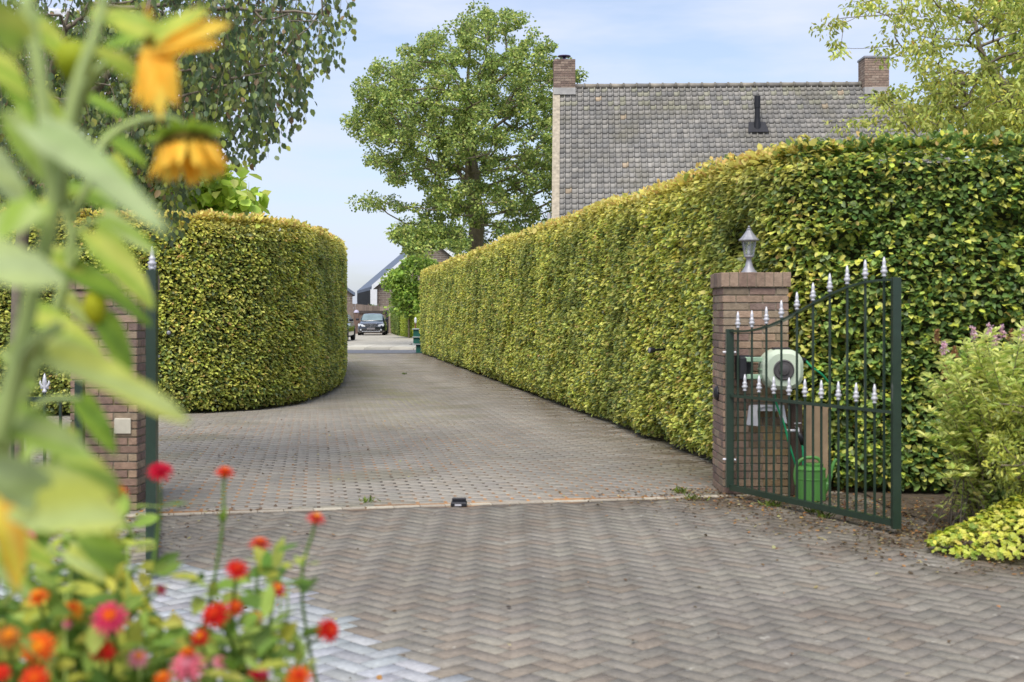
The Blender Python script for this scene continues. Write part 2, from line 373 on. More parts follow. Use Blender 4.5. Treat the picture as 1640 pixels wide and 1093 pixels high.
# fallen leaves and litter
def scatter(name, label, n, P, cols, s0, s1, mat):
    D = RNG.normal(0, 1, (n, 3)); D[:, 2] *= .15; Nn = np.tile([0, 0, 1.], (n, 1))+RNG.normal(0, .25, (n, 3))
    V = np.hstack([P, np.full((n, 1), .006)+RNG.uniform(0, .01, (n, 1))])
    o = leaves(name, V, D, Nn, RNG.uniform(s0, s1, n), pal(cols, n, None, .18), mat); return tag(o, label, 'leaves', kind='stuff')
P1 = np.stack([RNG.uniform(-6, -.6, 800), RNG.uniform(10.3, 18, 800)], 1); P1 = P1[side_of_strip(P1) > .1]
k = RNG.uniform(0, 1, 900)**.8; yy = RNG.uniform(10.8, 47, 900); P2 = np.stack([RHX(yy)-np.abs(RNG.normal(0, .32, 900)), yy], 1)
t_ = RNG.uniform(7.3, 10.9, 4200); P3 = np.stack([np.interp(t_, [7.2, 8.6, 9.6, 10.4], [3.8, 3.05, 2.7, 2.0])+RNG.normal(-.1, .6, 4200), t_], 1)
P4 = np.stack([RNG.uniform(-3, 4, 170), RNG.uniform(5, 10, 170)], 1)
P5 = np.stack([RNG.normal(-2.5, .5, 300), RNG.uniform(7.7, 10, 300)], 1)
P6 = np.stack([RNG.uniform(2.5, 4.6, 1300), RNG.uniform(8.3, 10.4, 1300)], 1)
PP = np.concatenate([P1, P2, P3, P4, P5, P6])
scatter('fallen_leaves', 'small dry orange and brown leaves scattered over the paving', len(PP), PP, [rgb(176, 130, 78), rgb(146, 110, 70), rgb(112, 92, 66), rgb(92, 76, 56), rgb(92, 76, 56), rgb(176, 164, 116)], .010, .034, M['leaf'])

# ------------------------------------------------------------------ hedges
BR_Y = rgb(236, 232, 124); BR_G = rgb(210, 216, 106); BR_M = rgb(176, 188, 98); BR_D = rgb(112, 132, 78); BR_B = rgb(142, 156, 116); BR_O = rgb(228, 190, 120); BR_T = rgb(242, 226, 124)
def hedge(name, label, path, hfun, thick, dens, sizef, palf, z0=.06, backdens=90, closed_ends=(True, True), undul=.05):
    """path: visible face polyline, interior lies to the LEFT when walking it"""
    path = np.array(path, float); base = (*path[0], 0)
    e = empty(name, base, label, 'hedge')
    seg = path[1:]-path[:-1]; ln = np.linalg.norm(seg, axis=1); nout = np.stack([seg[:, 1], -seg[:, 0]], 1)/ln[:, None]
    vn = np.zeros_like(path); vn[:-1] += nout; vn[1:] += nout; vn = nrm(vn)
    back = path-vn*thick
    # core
    m = MB(); n = len(path); inn = path-vn*.34; bk = back+vn*.12; V = []
    for i in range(n):
        h = float(hfun(path[i:i+1])[0])-.15
        V += [(*inn[i], 0), (*inn[i], h), (*bk[i], h), (*bk[i], 0)]
    F = []
    for i in range(n-1):
        for k in range(3): F.append((i*4+k, i*4+4+k, i*4+5+k, i*4+1+k))
    F += [(0, 1, 2, 3), ((n-1)*4+3, (n-1)*4+2, (n-1)*4+1, (n-1)*4)]
    m.add(V, F); m.build('branches', M['core'], e)
    Ps = []; Ns = []; Kt = []
    def face(A, Bp, no, dmul, kind):
        l_ = np.linalg.norm(Bp-A); mid = (A+Bp)/2; d = dens(mid)*dmul; hh = float(hfun(mid[None])[0]); cnt = int(l_*hh*d)
        if cnt < 1: return
        t = RNG.uniform(0, 1, cnt)[:, None]; xy = A*(1-t)+Bp*t; h = hfun(xy); z = z0+(h-z0)*RNG.uniform(0, 1, cnt)
        P = np.hstack([xy, z[:, None]])
        u = vnoise(P, .55, 21)*undul+vnoise(P, 1.7, 22)*undul*.6
        dep = RNG.uniform(-1, 1, cnt)**2*.10
        tp = np.clip((z-(h-.22))/.22, 0, 1)**2*.10; bt = np.clip((.35-z)/.35, 0, 1)**2*.12
        hol = np.clip(vnoise(P, 1.15, 91)-.30, 0, .6)*(.32 if mid[1] < 12.4 else .09)
        P[:, :2] += no*(u-dep-tp-bt-hol)[:, None]
        Ps.append(P); Ns.append(np.tile([no[0], no[1], .25], (cnt, 1))+(np.clip((z-(h-.15))/.15, 0, 1)*1.2)[:, None]*np.array([0, 0, 1])); Kt.append(np.full(cnt, kind))
    for i in range(n-1):
        sub = max(1, int(ln[i]/1.5))
        for s in range(sub):
            A = path[i]+seg[i]*s/sub; Bp = path[i]+seg[i]*(s+1)/sub; face(A, Bp, nout[i], 1, 0)
            face(back[i]+(back[i+1]-back[i])*s/sub, back[i]+(back[i+1]-back[i])*(s+1)/sub, -nout[i], backdens/max(dens((A+Bp)/2), 1), 1)
        # top sheet
        cnt = int(ln[i]*thick*backdens*2.2); t = RNG.uniform(0, 1, cnt)[:, None]; w = RNG.uniform(0, 1, cnt)[:, None]
        xy = (path[i]*(1-t)+path[i+1]*t)*(1-w)+(back[i]*(1-t)+back[i+1]*t)*w
        Ps.append(np.hstack([xy, (hfun(xy)-.03+RNG.uniform(-.06, .04, cnt))[:, None]])); Ns.append(np.tile([0, 0, 1.], (cnt, 1))); Kt.append(np.full(cnt, 2))
        # sprigs at the top edge
        cnt = int(ln[i]*dens((path[i]+path[i+1])/2)*.30); t = RNG.uniform(0, 1, cnt)[:, None]; xy = path[i]*(1-t)+path[i+1]*t-nout[i]*RNG.uniform(.02, .3, (cnt, 1))
        ph = np.abs(vnoise(xy, 1.3, 33))*.07+np.abs(vnoise(xy, 5, 34))*.05
        Ps.append(np.hstack([xy, (hfun(xy)-.06+RNG.uniform(0, 1, cnt)**1.6*(.06+ph))[:, None]])); Ns.append(np.tile([nout[i][0]*.6, nout[i][1]*.6, 1.], (cnt, 1))); Kt.append(np.full(cnt, 3))
    for endi, on in enumerate(closed_ends):
        if on:
            A, Bp = (path[0], back[0]) if endi == 0 else (path[-1], back[-1]); dd = nrm(((path[0]-path[1]) if endi == 0 else (path[-1]-path[-2]))[None])[0]
            face(A, Bp, dd, .8, 0)
    P = np.concatenate(Ps); No = nrm(np.concatenate(Ns)); K = np.concatenate(Kt); n = len(P)
    D = No*RNG.uniform(.25, 1.0, (n, 1))+np.stack([RNG.normal(0, .6, n), RNG.normal(0, .6, n), RNG.normal(-.42, .36, n)], 1)
    D[K == 3] = np.stack([RNG.normal(0, .5, (K == 3).sum()), RNG.normal(0, .5, (K == 3).sum()), RNG.uniform(.2, 1, (K == 3).sum())], 1)
    Nn = No*.75+np.array([0, 0, .9])+RNG.normal(0, .34, (n, 3))
    sz = sizef(P)*RNG.uniform(.7, 1.25, n); sz[(K == 1) | (K == 2)] *= 1.7
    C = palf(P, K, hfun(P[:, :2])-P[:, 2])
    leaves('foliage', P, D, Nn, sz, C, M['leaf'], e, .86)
    return e
def beech_pal(dark=0.0):
    def f(P, K, dt):
        n = len(P); C = pal([BR_Y, BR_G, BR_M, BR_D, BR_B, BR_O], n, [3.8, 3.4, 1.8, 1.5, .8, .3], .15)
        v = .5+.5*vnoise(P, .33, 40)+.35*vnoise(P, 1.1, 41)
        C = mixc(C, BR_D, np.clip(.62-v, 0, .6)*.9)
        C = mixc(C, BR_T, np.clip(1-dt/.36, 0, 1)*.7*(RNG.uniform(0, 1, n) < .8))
        C = mixc(C, BR_O, ((K == 3) & (RNG.uniform(0, 1, n) < .35))*.8)
        if callable(dark):
            dk = dark(P); C2 = pal([rgb(122, 150, 78), rgb(98, 128, 70), rgb(154, 176, 90), rgb(206, 214, 94), rgb(232, 234, 100)], n, [3, 2.6, 2, 1.0, .5], .14)
            dd = (RNG.uniform(0, 1, n) < dk)[:, None]; C = np.where(dd, C2, C)
        return C
    return f
rp = [(7.2, 9.9), (5.2, 10.12), (4.2, 10.3), (3.2, 10.55), (2.72, 10.72), (2.45, 10.86), (2.27, 11.15), (2.14, 11.6), (1.975, 12.65)]
for y in (15, 18, 22, 27, 32, 38, 43, 47.6): rp.append((RHX(y), y))
rp = rp[::-1]                              # walk from the far end towards the camera, hedge interior on the left
def rh(xy): return 2.93+.10*np.clip((xy[:, 1]-12)/12, 0, 1)+.03*vnoise(xy, .12, 50)-.0*xy[:, 0]
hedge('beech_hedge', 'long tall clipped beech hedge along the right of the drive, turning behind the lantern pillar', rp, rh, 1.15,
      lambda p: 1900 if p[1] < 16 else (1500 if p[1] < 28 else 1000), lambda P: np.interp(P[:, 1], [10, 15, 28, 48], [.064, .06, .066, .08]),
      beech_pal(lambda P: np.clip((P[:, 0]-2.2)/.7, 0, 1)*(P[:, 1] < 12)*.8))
lp = [(-12, 18.3), (-8, 18.45), (-5.6, 18.75), (-4.6, 19.1), (-3.85, 19.8), (-3.45, 21), (-3.36, 23), (-3.45, 26), (-3.78, 29), (-4.38, 33), (-5.3, 38)]
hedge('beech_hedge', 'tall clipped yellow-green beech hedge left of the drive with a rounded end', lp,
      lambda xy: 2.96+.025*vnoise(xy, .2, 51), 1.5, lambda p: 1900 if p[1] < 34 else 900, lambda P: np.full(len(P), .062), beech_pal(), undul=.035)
def far_pal(P, K, dt): return pal([rgb(124, 144, 72), rgb(98, 120, 62), rgb(154, 168, 78)], len(P), [3, 2, 2], .15)
def far_pal2(P, K, dt): return pal([rgb(170, 184, 72), rgb(140, 158, 66), rgb(190, 200, 80)], len(P), [3, 2, 2], .15)
hedge('privet_hedge', 'low dark green clipped hedge right of the parked black car', [(-8.75, 93), (-7.15, 81.5)], lambda xy: np.full(len(xy), 1.52), .8, lambda p: 500, lambda P: np.full(len(P), .12), far_pal, backdens=30, undul=.03)
hedge('privet_hedge', 'low light green clipped hedge ending by the teal cabinet across the street', [(-7.0, 80.8), (-5.0, 70)], lambda xy: np.full(len(xy), 1.36), .8, lambda p: 500, lambda P: np.full(len(P), .12), far_pal2, backdens=30, undul=.03)
# small spot lamps poking out of the two tall hedges
def spot(px, py, Y, label, toward):
    c = W3(px, py, Y); e = empty('spot_lamp', c, label, 'lamp'); m = MB()
    a = Vector(toward).normalized(); m.lathe(c, [(.012, -.2), (.014, -.02), (.026, -.01), (.034, .02), (.036, .05), (.033, .056)], 14, axis=a); m.build('housing', M['black'], e, True)
    m = MB(); m.lathe(c, [(.030, .055), (.026, .060), (.008, .062)], 14, axis=a); m.build('lens', M['lantern_metal'], e, True)
spot(270, 533, 18.6, 'small dark round spot lamp poking out of the left beech hedge', (.3, -1, -.05))
spot(1047, 561, 14.28, 'small black spot lamp poking out of the long right beech hedge', (-1, -.4, -.05))

# ------------------------------------------------------------------ trees
def grow(name_parent, base, trunk, centers, mat, r_tip=.012, expo=.5, sides=6, k_root=.35, wob=.12, name='trunk', step=.7):
    """connect crown centres to a trunk polyline with tapering limbs"""
    nodes = [np.array(p, float) for p in trunk]; par = [-1]+list(range(len(trunk)-1)); root = nodes[0]
    dist = [0.]
    for i in range(1, len(nodes)): dist.append(dist[-1]+np.linalg.norm(nodes[i]-nodes[i-1]))
    order = np.argsort(np.linalg.norm(centers-np.array(trunk[-1])*.5-np.array(trunk[len(trunk)//2])*.5, axis=1))
    ends = {}
    for ci_ in order:
        c = centers[ci_]; A = np.array(nodes); d = np.linalg.norm(A-c, axis=1); ds = np.array(dist)
        cost = d+k_root*ds*.35+np.clip(A[:, 2]-c[2], 0, None)*.9
        cost[0] += 1e3
        j = int(np.argmin(cost)); L_ = d[j]; k = max(2, int(L_/step)); prev = j; p0 = nodes[j].copy()
        bend = RNG.normal(0, wob*L_, 3); bend[2] = abs(bend[2])*.4-.05*L_
        for s in range(1, k+1):
            t = s/k; p = p0*(1-t)+c*t+bend*math.sin(math.pi*t)*.6
            nodes.append(p); par.append(prev); dist.append(dist[prev]+L_/k); prev = len(nodes)-1
        ends[ci_] = prev
    cnt = np.ones(len(nodes))*.0
    for e_ in ends.values():
        q = e_
        while q != -1: cnt[q] += 1; q = par[q]
    rad = r_tip*np.maximum(cnt, 1)**expo
    m = MB(); ch = {}
    for i, p in enumerate(par):
        if p >= 0: ch.setdefault(p, []).append(i)
    # chains
    stack = [(0, None)]; done = set()
    for i in range(len(nodes)):
        if par[i] == -1: start = [i]
    todo = [(None, 0)]
    while todo:
        pr, i = todo.pop(); pts = []; rr = []
        if pr is not None: pts.append(nodes[pr]); rr.append(min(rad[pr], rad[i]*1.25))
        cur = i
        while True:
            pts.append(nodes[cur]); rr.append(rad[cur]); kids = ch.get(cur, [])
            if not kids: break
            kids = sorted(kids, key=lambda q: -cnt[q])
            for q in kids[1:]: todo.append((cur, q))
            cur = kids[0]
        if len(pts) > 1: m.tube(pts, rr, sides if rr[0] > .03 else 4, cap=False)
    return m.build(name, mat, name_parent, True)
def clump_leaves(centers, per, rad, flat, size, cols, w, parent, droop=.1, name='crown', cl_jit=.16, wid=1., upb=.7, mat=None, tint=None):
    n = len(centers)*per; base = np.repeat(centers, per, axis=0); rr = np.repeat(rad, per) if hasattr(rad, '__len__') else np.full(n, rad)
    o = nrm(RNG.normal(0, 1, (n, 3)))*(RNG.uniform(.15, 1, n)**.6)[:, None]*rr[:, None]; o[:, 2] *= flat
    P = base+o; D = nrm(o)*.8+RNG.normal(0, .6, (n, 3)); D[:, 2] -= droop
    Nn = nrm(o)*.5+np.array([0, 0, upb])+RNG.normal(0, .45, (n, 3))
    C = pal(cols, n, w, .12)*np.repeat(1+RNG.normal(0, cl_jit, len(centers)), per)[:, None]
    if tint is not None: C = tint(P, C)
    return leaves(name, P, D, Nn, RNG.uniform(.7, 1.2, n)*size, np.clip(C, .002, 1), mat or M['leaf'], parent, wid)
# oak
OP = [(755, 2), (790, 12), (835, 15), (862, 45), (885, 60), (902, 92), (930, 108), (940, 122), (925, 150), (940, 220), (935, 300), (900, 365), (840, 392), (790, 388), (765, 408), (738, 408), (700, 392), (665, 403), (635, 388), (625, 374), (668, 352), (640, 335), (612, 352), (585, 338), (562, 345), (560, 318), (542, 296), (572, 280), (610, 290), (640, 280), (590, 262), (572, 268), (580, 240), (560, 215), (545, 190), (573, 165), (565, 130), (590, 98), (625, 104), (640, 70), (668, 85), (675, 48), (700, 52), (708, 25), (735, 40)]
def oak_centers(n, Y0, dep):
    q = sample_poly(OP, n); cx, cy = 748, 215
    r = np.sqrt(((q[:, 0]-cx)/205)**2+((q[:, 1]-cy)/215)**2); dd = dep*np.sqrt(np.clip(1-r**2, .06, 1))
    Y = Y0+dd*RNG.uniform(-1, 1, n)
    q = q+(np.array([cx, cy])-q)*.035
    kp = ~((np.abs(q[:, 0]-762) < 20) & (q[:, 1] > 368) & (Y < Y0+.5)) & ~((np.abs(q[:, 0]-585) < 40) & (np.abs(q[:, 1]-300) < 16)) & ~((np.abs(q[:, 0]-655) < 24) & (np.abs(q[:, 1]-308) < 20)) & ~((np.abs(q[:, 0]-715) < 7) & (q[:, 1] < 90)) & ~((np.abs(q[:, 0]-802-(q[:, 1]-60)*-.05) < 6) & (q[:, 1] > 50) & (q[:, 1] < 140))
    return np.array([W3(a, b, y) for (a, b), y in zip(q[kp], Y[kp])])
oc = oak_centers(880, 55, 4.6)
e = empty('oak_tree', (*W3(760, 500, 55)[:2], 0), 'tall broad green oak tree rising behind the long hedge beside the tiled farmhouse', 'tree')
tr = [np.array([*W3(760, 500, 55)[:2], 0]), W3(760, 450, 55), W3(761, 400, 55), W3(764, 360, 55), W3(758, 300, 55), W3(752, 230, 55), W3(748, 150, 55), W3(752, 80, 55), W3(755, 30, 55)]
oc = np.concatenate([oc, [W3(a, b, 52.5+RNG.uniform(-1.5, 1.5)) for a, b in sample_poly([(628, 372), (690, 362), (745, 372), (742, 404), (700, 392), (672, 406), (636, 388)], 46)]])
for a, b in (((742, 300), (715, 250)), ((800, 310), (835, 250)), ((700, 330), (640, 290)), ((735, 200), (700, 140))):
    oc = np.concatenate([oc, [W3(*a, 54.5), W3(*b, 54)]])
grow(e, None, tr, oc, M['bark'], r_tip=.016, expo=.45, sides=8, wob=.08)
clump_leaves(oc, 105, RNG.uniform(.24, .52, len(oc)), .75, .118, [rgb(166, 184, 98), rgb(140, 162, 88), rgb(192, 204, 108), rgb(114, 138, 78), rgb(212, 218, 126)], [3, 3, 2, 2, 1.2], e, cl_jit=.09)

# cherry on the right
CP = [(1330, 38), (1352, 5), (1380, -20), (1450, -40), (1700, -60), (1760, 240), (1640, 238), (1560, 232), (1480, 236), (1410, 232), (1395, 212), (1372, 195), (1410, 180), (1395, 150), (1440, 140), (1425, 110), (1395, 100), (1355, 88), (1340, 78), (1380, 60), (1360, 45), (1328, 62)]
q = sample_poly(CP, 660); dens_ = np.clip((q[:, 0]-1290)/230, .25, 1)*np.where(q[:, 1] < 125, .55, 1)*np.where((q[:, 1] > 40) & (q[:, 1] < 125) & (q[:, 0] > 1480) & (q[:, 0] < 1600), .5, 1)
q = q[RNG.uniform(0, 1, len(q)) < dens_]
q = np.concatenate([q, [(1318, 48), (1332, 32), (1345, 84), (1352, 200), (1372, 8), (1338, 70), (1375, 196)]])
cc = np.array([W3(a, b, 13.4+RNG.uniform(-1.0, 1.0)) for a, b in q])
e = empty('cherry_tree', (*W3(1650, 500, 13.6)[:2], 0), 'loose yellow-green cherry tree reaching over the hedge at the upper right', 'tree')
tr = [np.array([*W3(1650, 500, 13.6)[:2], 0]), W3(1648, 300, 13.6), W3(1640, 200, 13.6), W3(1615, 145, 13.5), W3(1583, 108, 13.5), W3(1568, 75, 13.5), W3(1562, 35, 13.5), W3(1578, -10, 13.5)]
grow(e, None, tr, cc, M['bark_pale'], r_tip=.0030, expo=.5, sides=7, k_root=.08, wob=.2, step=.08)
clump_leaves(cc, 40, RNG.uniform(.08, .24, len(cc)), .55, .062, [rgb(198, 206, 108), rgb(174, 188, 94), rgb(216, 220, 120), rgb(226, 220, 96), rgb(222, 150, 92)], [3, 3, 2, .8, .02], e, droop=.7, wid=.55, upb=.35)
# a second, darker tree farther right behind the cherry
q = sample_poly([(1585, -20), (1700, -40), (1740, 240), (1560, 238), (1570, 190), (1600, 150), (1610, 60)], 70)
cc = np.array([W3(a, b, 19+RNG.uniform(-1, 1)) for a, b in q]); e = empty('maple_tree', (*W3(1690, 500, 19)[:2], 0), 'dense green maple tree standing behind the cherry at the right edge', 'tree')
grow(e, None, [np.array([*W3(1690, 500, 19)[:2], 0]), W3(1690, 350, 19), W3(1685, 230, 19), W3(1670, 120, 19)], cc, M['bark'], r_tip=.009, expo=.5)
clump_leaves(cc, 60, .34, .8, .11, [rgb(156, 176, 84), rgb(134, 156, 74), rgb(186, 198, 92)], None, e)

# weeping birch on the left
def env(x): return np.interp(x, [-60, 0, 100, 180, 240, 272, 290, 310, 345, 400, 440, 480, 510, 535, 548], [350, 350, 340, 320, 320, 400, 400, 280, 262, 250, 235, 205, 160, 80, 25])
e = empty('birch_tree', (*W3(28, 500, 12.6)[:2], 0), 'weeping birch with small hanging leaves filling the upper left behind the sunflowers', 'tree')
cents = []; LP = []; LD = []; tw = MB(); tips = []
ns = 270
for i in range(ns):
    x = RNG.uniform(-60, 540) if i % 3 else RNG.uniform(230, 545); Y = RNG.uniform(10.2, 13.2)
    if x > 470 and RNG.uniform() < .45: continue
    ytop = RNG.uniform(-110, 40) if RNG.uniform() < .45 else RNG.uniform(-60, max(0, env(x)*.75))
    if x > 430: ytop = min(ytop, env(x)*.5)
    yb = env(x)*RNG.uniform(.62, 1.06) if RNG.uniform() < .6 else ytop+RNG.uniform(60, 150)
    yb = min(yb, env(x)*1.08)
    if yb-ytop < 30: continue
    top = W3(x-RNG.uniform(0, 25), ytop, Y); bot = W3(x+RNG.uniform(-12, 14), yb, Y+RNG.uniform(-.2, .2)); k = max(3, int((top[2]-bot[2])/.12)); pts = []
    sw = RNG.normal(0, .03, 3)
    for s in range(k+1):
        t = s/k; p = top*(1-t)+bot*t; p = p+sw*math.sin(t*3.1)*2; p[0] += .02*math.sin(t*9+i); pts.append(p)
    cents.append(top); tw.tube(pts, [.0035*(1-.7*s/k) for s in range(k+1)], 3, cap=False)
    nl = int((top[2]-bot[2])/.0185*(1 if x < 330 else .85))
    tt = RNG.uniform(.04, 1, nl)**.85
    for t in tt:
        p = top*(1-t)+bot*t+sw*math.sin(t*3.1)*2; o = RNG.normal(0, .045, 3); LP.append(p+o); LD.append((o[0]*6+RNG.normal(0, .3), o[1]*6+RNG.normal(0, .3), -1.0))
tb = [np.array([*W3(28, 500, 12.6)[:2], 0]), W3(26, 560, 12.6), W3(30, 430, 12.6), W3(45, 300, 12.5), W3(75, 150, 12.4), W3(110, 20, 12.3), W3(150, -90, 12.2)]
grow(e, None, tb, np.array(cents), M['bark_pale'], r_tip=.0045, expo=.48, sides=8, k_root=.1, wob=.1, step=.2)
tw.build('twigs', M['bark'], e)
LP = np.array(LP); LD = np.array(LD); n = len(LP)
leaves('crown', LP, LD, RNG.normal(0, 1, (n, 3))+np.array([0, -.6, .4]), RNG.uniform(.048, .078, n), pal([rgb(112, 130, 82), rgb(90, 108, 76), rgb(134, 150, 84), rgb(168, 178, 84), rgb(150, 126, 92)], n, [3, 3, 2.4, 1, .35], .15), M['leaf'], e, .9)
# leafy evergreen mass behind the birch
q = sample_poly([(-60, 60), (40, 90), (70, 60), (150, 30), (180, 80), (150, 10), (230, 0), (300, 60), (330, 170), (345, 260), (300, 300), (240, 350), (150, 380), (-60, 420)], 190)
cc = np.array([W3(a, b, 21.6+RNG.uniform(-.8, .8)) for a, b in q]); e = empty('laurel_tree', (*W3(120, 500, 21.8)[:2], 0), 'dense dark green leafy laurel behind the hanging birch at the left', 'tree')
grow(e, None, [np.array([*W3(120, 500, 21.8)[:2], 0]), W3(120, 420, 21.8), W3(125, 300, 21.8), W3(130, 150, 21.8)], cc, M['bark'], r_tip=.008, expo=.5)
clump_leaves(cc, 85, .44, .85, .11, [rgb(110, 136, 70), rgb(88, 112, 62), rgb(142, 162, 76), rgb(190, 196, 84)], [3, 3, 2, .8], e, cl_jit=.2)
# catalpa above the left hedge
q = sample_poly([(250, 340), (262, 290), (300, 262), (350, 270), (385, 268), (408, 300), (414, 335), (405, 345), (250, 350)], 60)
cc = np.array([W3(a, b, 22+RNG.uniform(-.5, .5)) for a, b in q]); e = empty('catalpa_tree', (*W3(340, 500, 22.3)[:2], 0), 'bright green large-leaved catalpa peeping over the left hedge', 'tree')
grow(e, None, [np.array([*W3(340, 500, 22.3)[:2], 0]), W3(340, 420, 22.3), W3(338, 360, 22.2)], cc, M['bark_pale'], r_tip=.008)
clump_leaves(cc, 14, .3, .7, .24, [rgb(204, 228, 104), rgb(184, 212, 92), rgb(216, 232, 124)], None, e, droop=.25, wid=1.15, upb=1.1)
# young tree by the far house
q = np.concatenate([sample_poly([(624, 470), (618, 450), (632, 425), (648, 430), (660, 460), (660, 500), (625, 500)], 34), sample_poly([(655, 412), (668, 406), (690, 420), (697, 430), (680, 460), (685, 505), (640, 505), (645, 440)], 60)])
cc = np.array([W3(a, b, 74+RNG.uniform(-1.2, 1.2)) for a, b in q]); e = empty('sweetgum_tree', (*W3(655, 500, 74)[:2], 0), 'young bright green tree in front of the far brick gable', 'tree')
grow(e, None, [np.array([*W3(655, 500, 74)[:2], 0]), W3(655, 490, 74), W3(657, 460, 74), W3(664, 425, 74)], cc, M['bark'], r_tip=.007)
clump_leaves(cc, 60, .42, .8, .2, [rgb(146, 174, 78), rgb(122, 152, 66), rgb(174, 196, 90)], None, e, cl_jit=.15)
# far wood on the skyline
q = np.stack([RNG.uniform(-90, 60, 260), RNG.uniform(190, 240, 260), RNG.uniform(-.5, 1.6, 260)], 1)
o_ = clump_leaves(q, 60, 1.8, .8, .6, [rgb(96, 116, 84), rgb(84, 104, 80)], None, None, name='distant_wood'); tag(o_, 'far green line of trees on the skyline beyond the houses', 'trees', kind='stuff')

# ------------------------------------------------------------------ farmhouse
RA = np.array([1.33, 40.0]); HE = np.array([.99912, -.042]); HD = np.array([-.042, -.99912]); PH = R(50); RZ = 8.56; TMAX = 7.3; SL = 9.95
def rpt(s, t, lift=0.):
    p = RA+HE*s+HD*(t*math.cos(PH)+lift*math.sin(PH)); return np.array([p[0], p[1], RZ-t*math.sin(PH)+lift*math.cos(PH)])
def bpt(s, t, lift=0.):
    p = RA+HE*s-HD*(t*math.cos(PH)+lift*math.sin(PH)); return np.array([p[0], p[1], RZ-t*math.sin(PH)+lift*math.cos(PH)])
farm = empty('farmhouse', (RA[0], RA[1], 0), 'farmhouse with steep grey pantile roof and two brick chimneys behind the long right hedge', 'house')
TW, TL = .186, .212
def tiles(face, s0, s_end, nrows, name):
    V = []; F = []; C = []; prof = [(0, -.004), (.10, -.012), (.45, -.012), (.70, -.012), (.76, .030), (.84, .040), (.93, .022)]
    base_cols = [rgb(144, 141, 135), rgb(138, 135, 130), rgb(151, 147, 140), rgb(133, 131, 127)]
    for r in range(nrows):
        t0 = r*TL; t1 = t0+TL+.03; n_ = int((s_end(t0+TL*.5)-s0)/TW)
        for k in range(n_):
            s = s0+k*TW; c = np.array(base_cols[int(RNG.integers(4))])*(1+RNG.normal(0, .045))
            mo = vnoise(np.array([[s, t0]]), .18, 60)[0]; c = c*(1+.13*mo)
            if RNG.uniform() < .006: c = np.array(rgb(176, 158, 134))
            if t0 < .9 and RNG.uniform() < .25: c = c*.7+np.array(rgb(168, 168, 128))*.3
            b = len(V); jt = RNG.normal(0, .004)
            for (u, h) in prof: V.append(face(s+u*TW, t0, h-.012+jt))
            for (u, h) in prof: V.append(face(s+u*TW, t1, h+.024+jt))
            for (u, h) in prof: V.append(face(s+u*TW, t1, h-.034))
            C += [c]*14+[c*.25]*7  # front lips darkened in colour to paint the shadow line below each row
            for i in range(6): F.append((b+i, b+i+1, b+8+i, b+7+i)); F.append((b+7+i, b+8+i, b+15+i, b+14+i))
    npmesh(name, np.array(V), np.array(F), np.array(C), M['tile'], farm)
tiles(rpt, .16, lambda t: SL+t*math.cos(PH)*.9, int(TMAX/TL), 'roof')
m = MB()   # plain back slope and hip under the tiles
kx = math.cos(PH)*.9
m.add([rpt(0, 0, -.05), rpt(SL, 0, -.05), rpt(SL+TMAX*kx, TMAX, -.05), rpt(0, TMAX, -.05)], [(0, 1, 2, 3)], rgb(50, 50, 50))  # front deck coloured nearly black, painting shade into the gaps between tiles
m.add([bpt(0, 0, -.03), bpt(SL, 0, -.03), bpt(SL+TMAX*kx, TMAX, -.03), bpt(0, TMAX, -.03)], [(3, 2, 1, 0)], rgb(120, 118, 112))
m.add([rpt(SL, 0, -.02), rpt(SL+TMAX*kx, TMAX, -.02), bpt(SL+TMAX*kx, TMAX, -.02)], [(0, 1, 2)], rgb(120, 118, 112))
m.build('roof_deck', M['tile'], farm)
m = MB(); s = .1   # ridge tiles
while s < SL:
    a = rpt(s, 0); b = rpt(s+.40, 0); m.tube([a+[0, 0, .02], b+[0, 0, .02]], [.085, .078], 8, random.choice([rgb(140, 134, 124), rgb(124, 120, 114), rgb(152, 144, 130)])); m.tube([a+[0, 0, .02], rpt(s+.05, 0)+[0, 0, .02]], [.105, .105], 8, rgb(120, 116, 108)); s += .405
for q0, q1 in ((rpt(SL, 0), rpt(SL+TMAX*kx, TMAX)), (bpt(SL, 0), bpt(SL+TMAX*kx, TMAX))): m.tube([q0, q1], .1, 8, rgb(128, 124, 118))
m.build('ridge_tiles', M['tile'], farm, True)
m = MB(); c_ = (.5, .5, .5)   # verge on the left gable
m.prism([rpt(-.05, .25, .06), rpt(.17, .25, .06), rpt(.17, TMAX, .06), rpt(-.05, TMAX, .06)], tuple(rpt(0, 0, -.25)-rpt(0, 0, 0)))
m.prism([bpt(-.05, .0, .06), bpt(.24, .0, .06), bpt(.24, TMAX, .06), bpt(-.05, TMAX, .06)], tuple(bpt(0, 0, -.25)-bpt(0, 0, 0)))
m.build('verge', M['verge'], farm)
M['farmbrick'] = brickmat('farm_brick', rgb(128, 98, 82), rgb(108, 84, 72), rgb(150, 142, 130))
m = MB(); ez = RZ-TMAX*math.sin(PH)+.1; tw_ = (TMAX-.35)*math.cos(PH)
w = [RA+HE*.0+HD*tw_, RA+HE*(SL+TMAX*kx-.3)+HD*tw_, RA+HE*(SL+TMAX*kx-.3)-HD*tw_, RA-HD*tw_]
m.prism([(*p, 0) for p in w], (0, 0, ez)); m.prism([rpt(.0, .3, -.1), rpt(0, TMAX-.2, -.1), bpt(0, TMAX-.2, -.1), bpt(0, .3, -.1)], (HE[0]*.2, HE[1]*.2, 0)); m.build('wall', M['farmbrick'], farm)
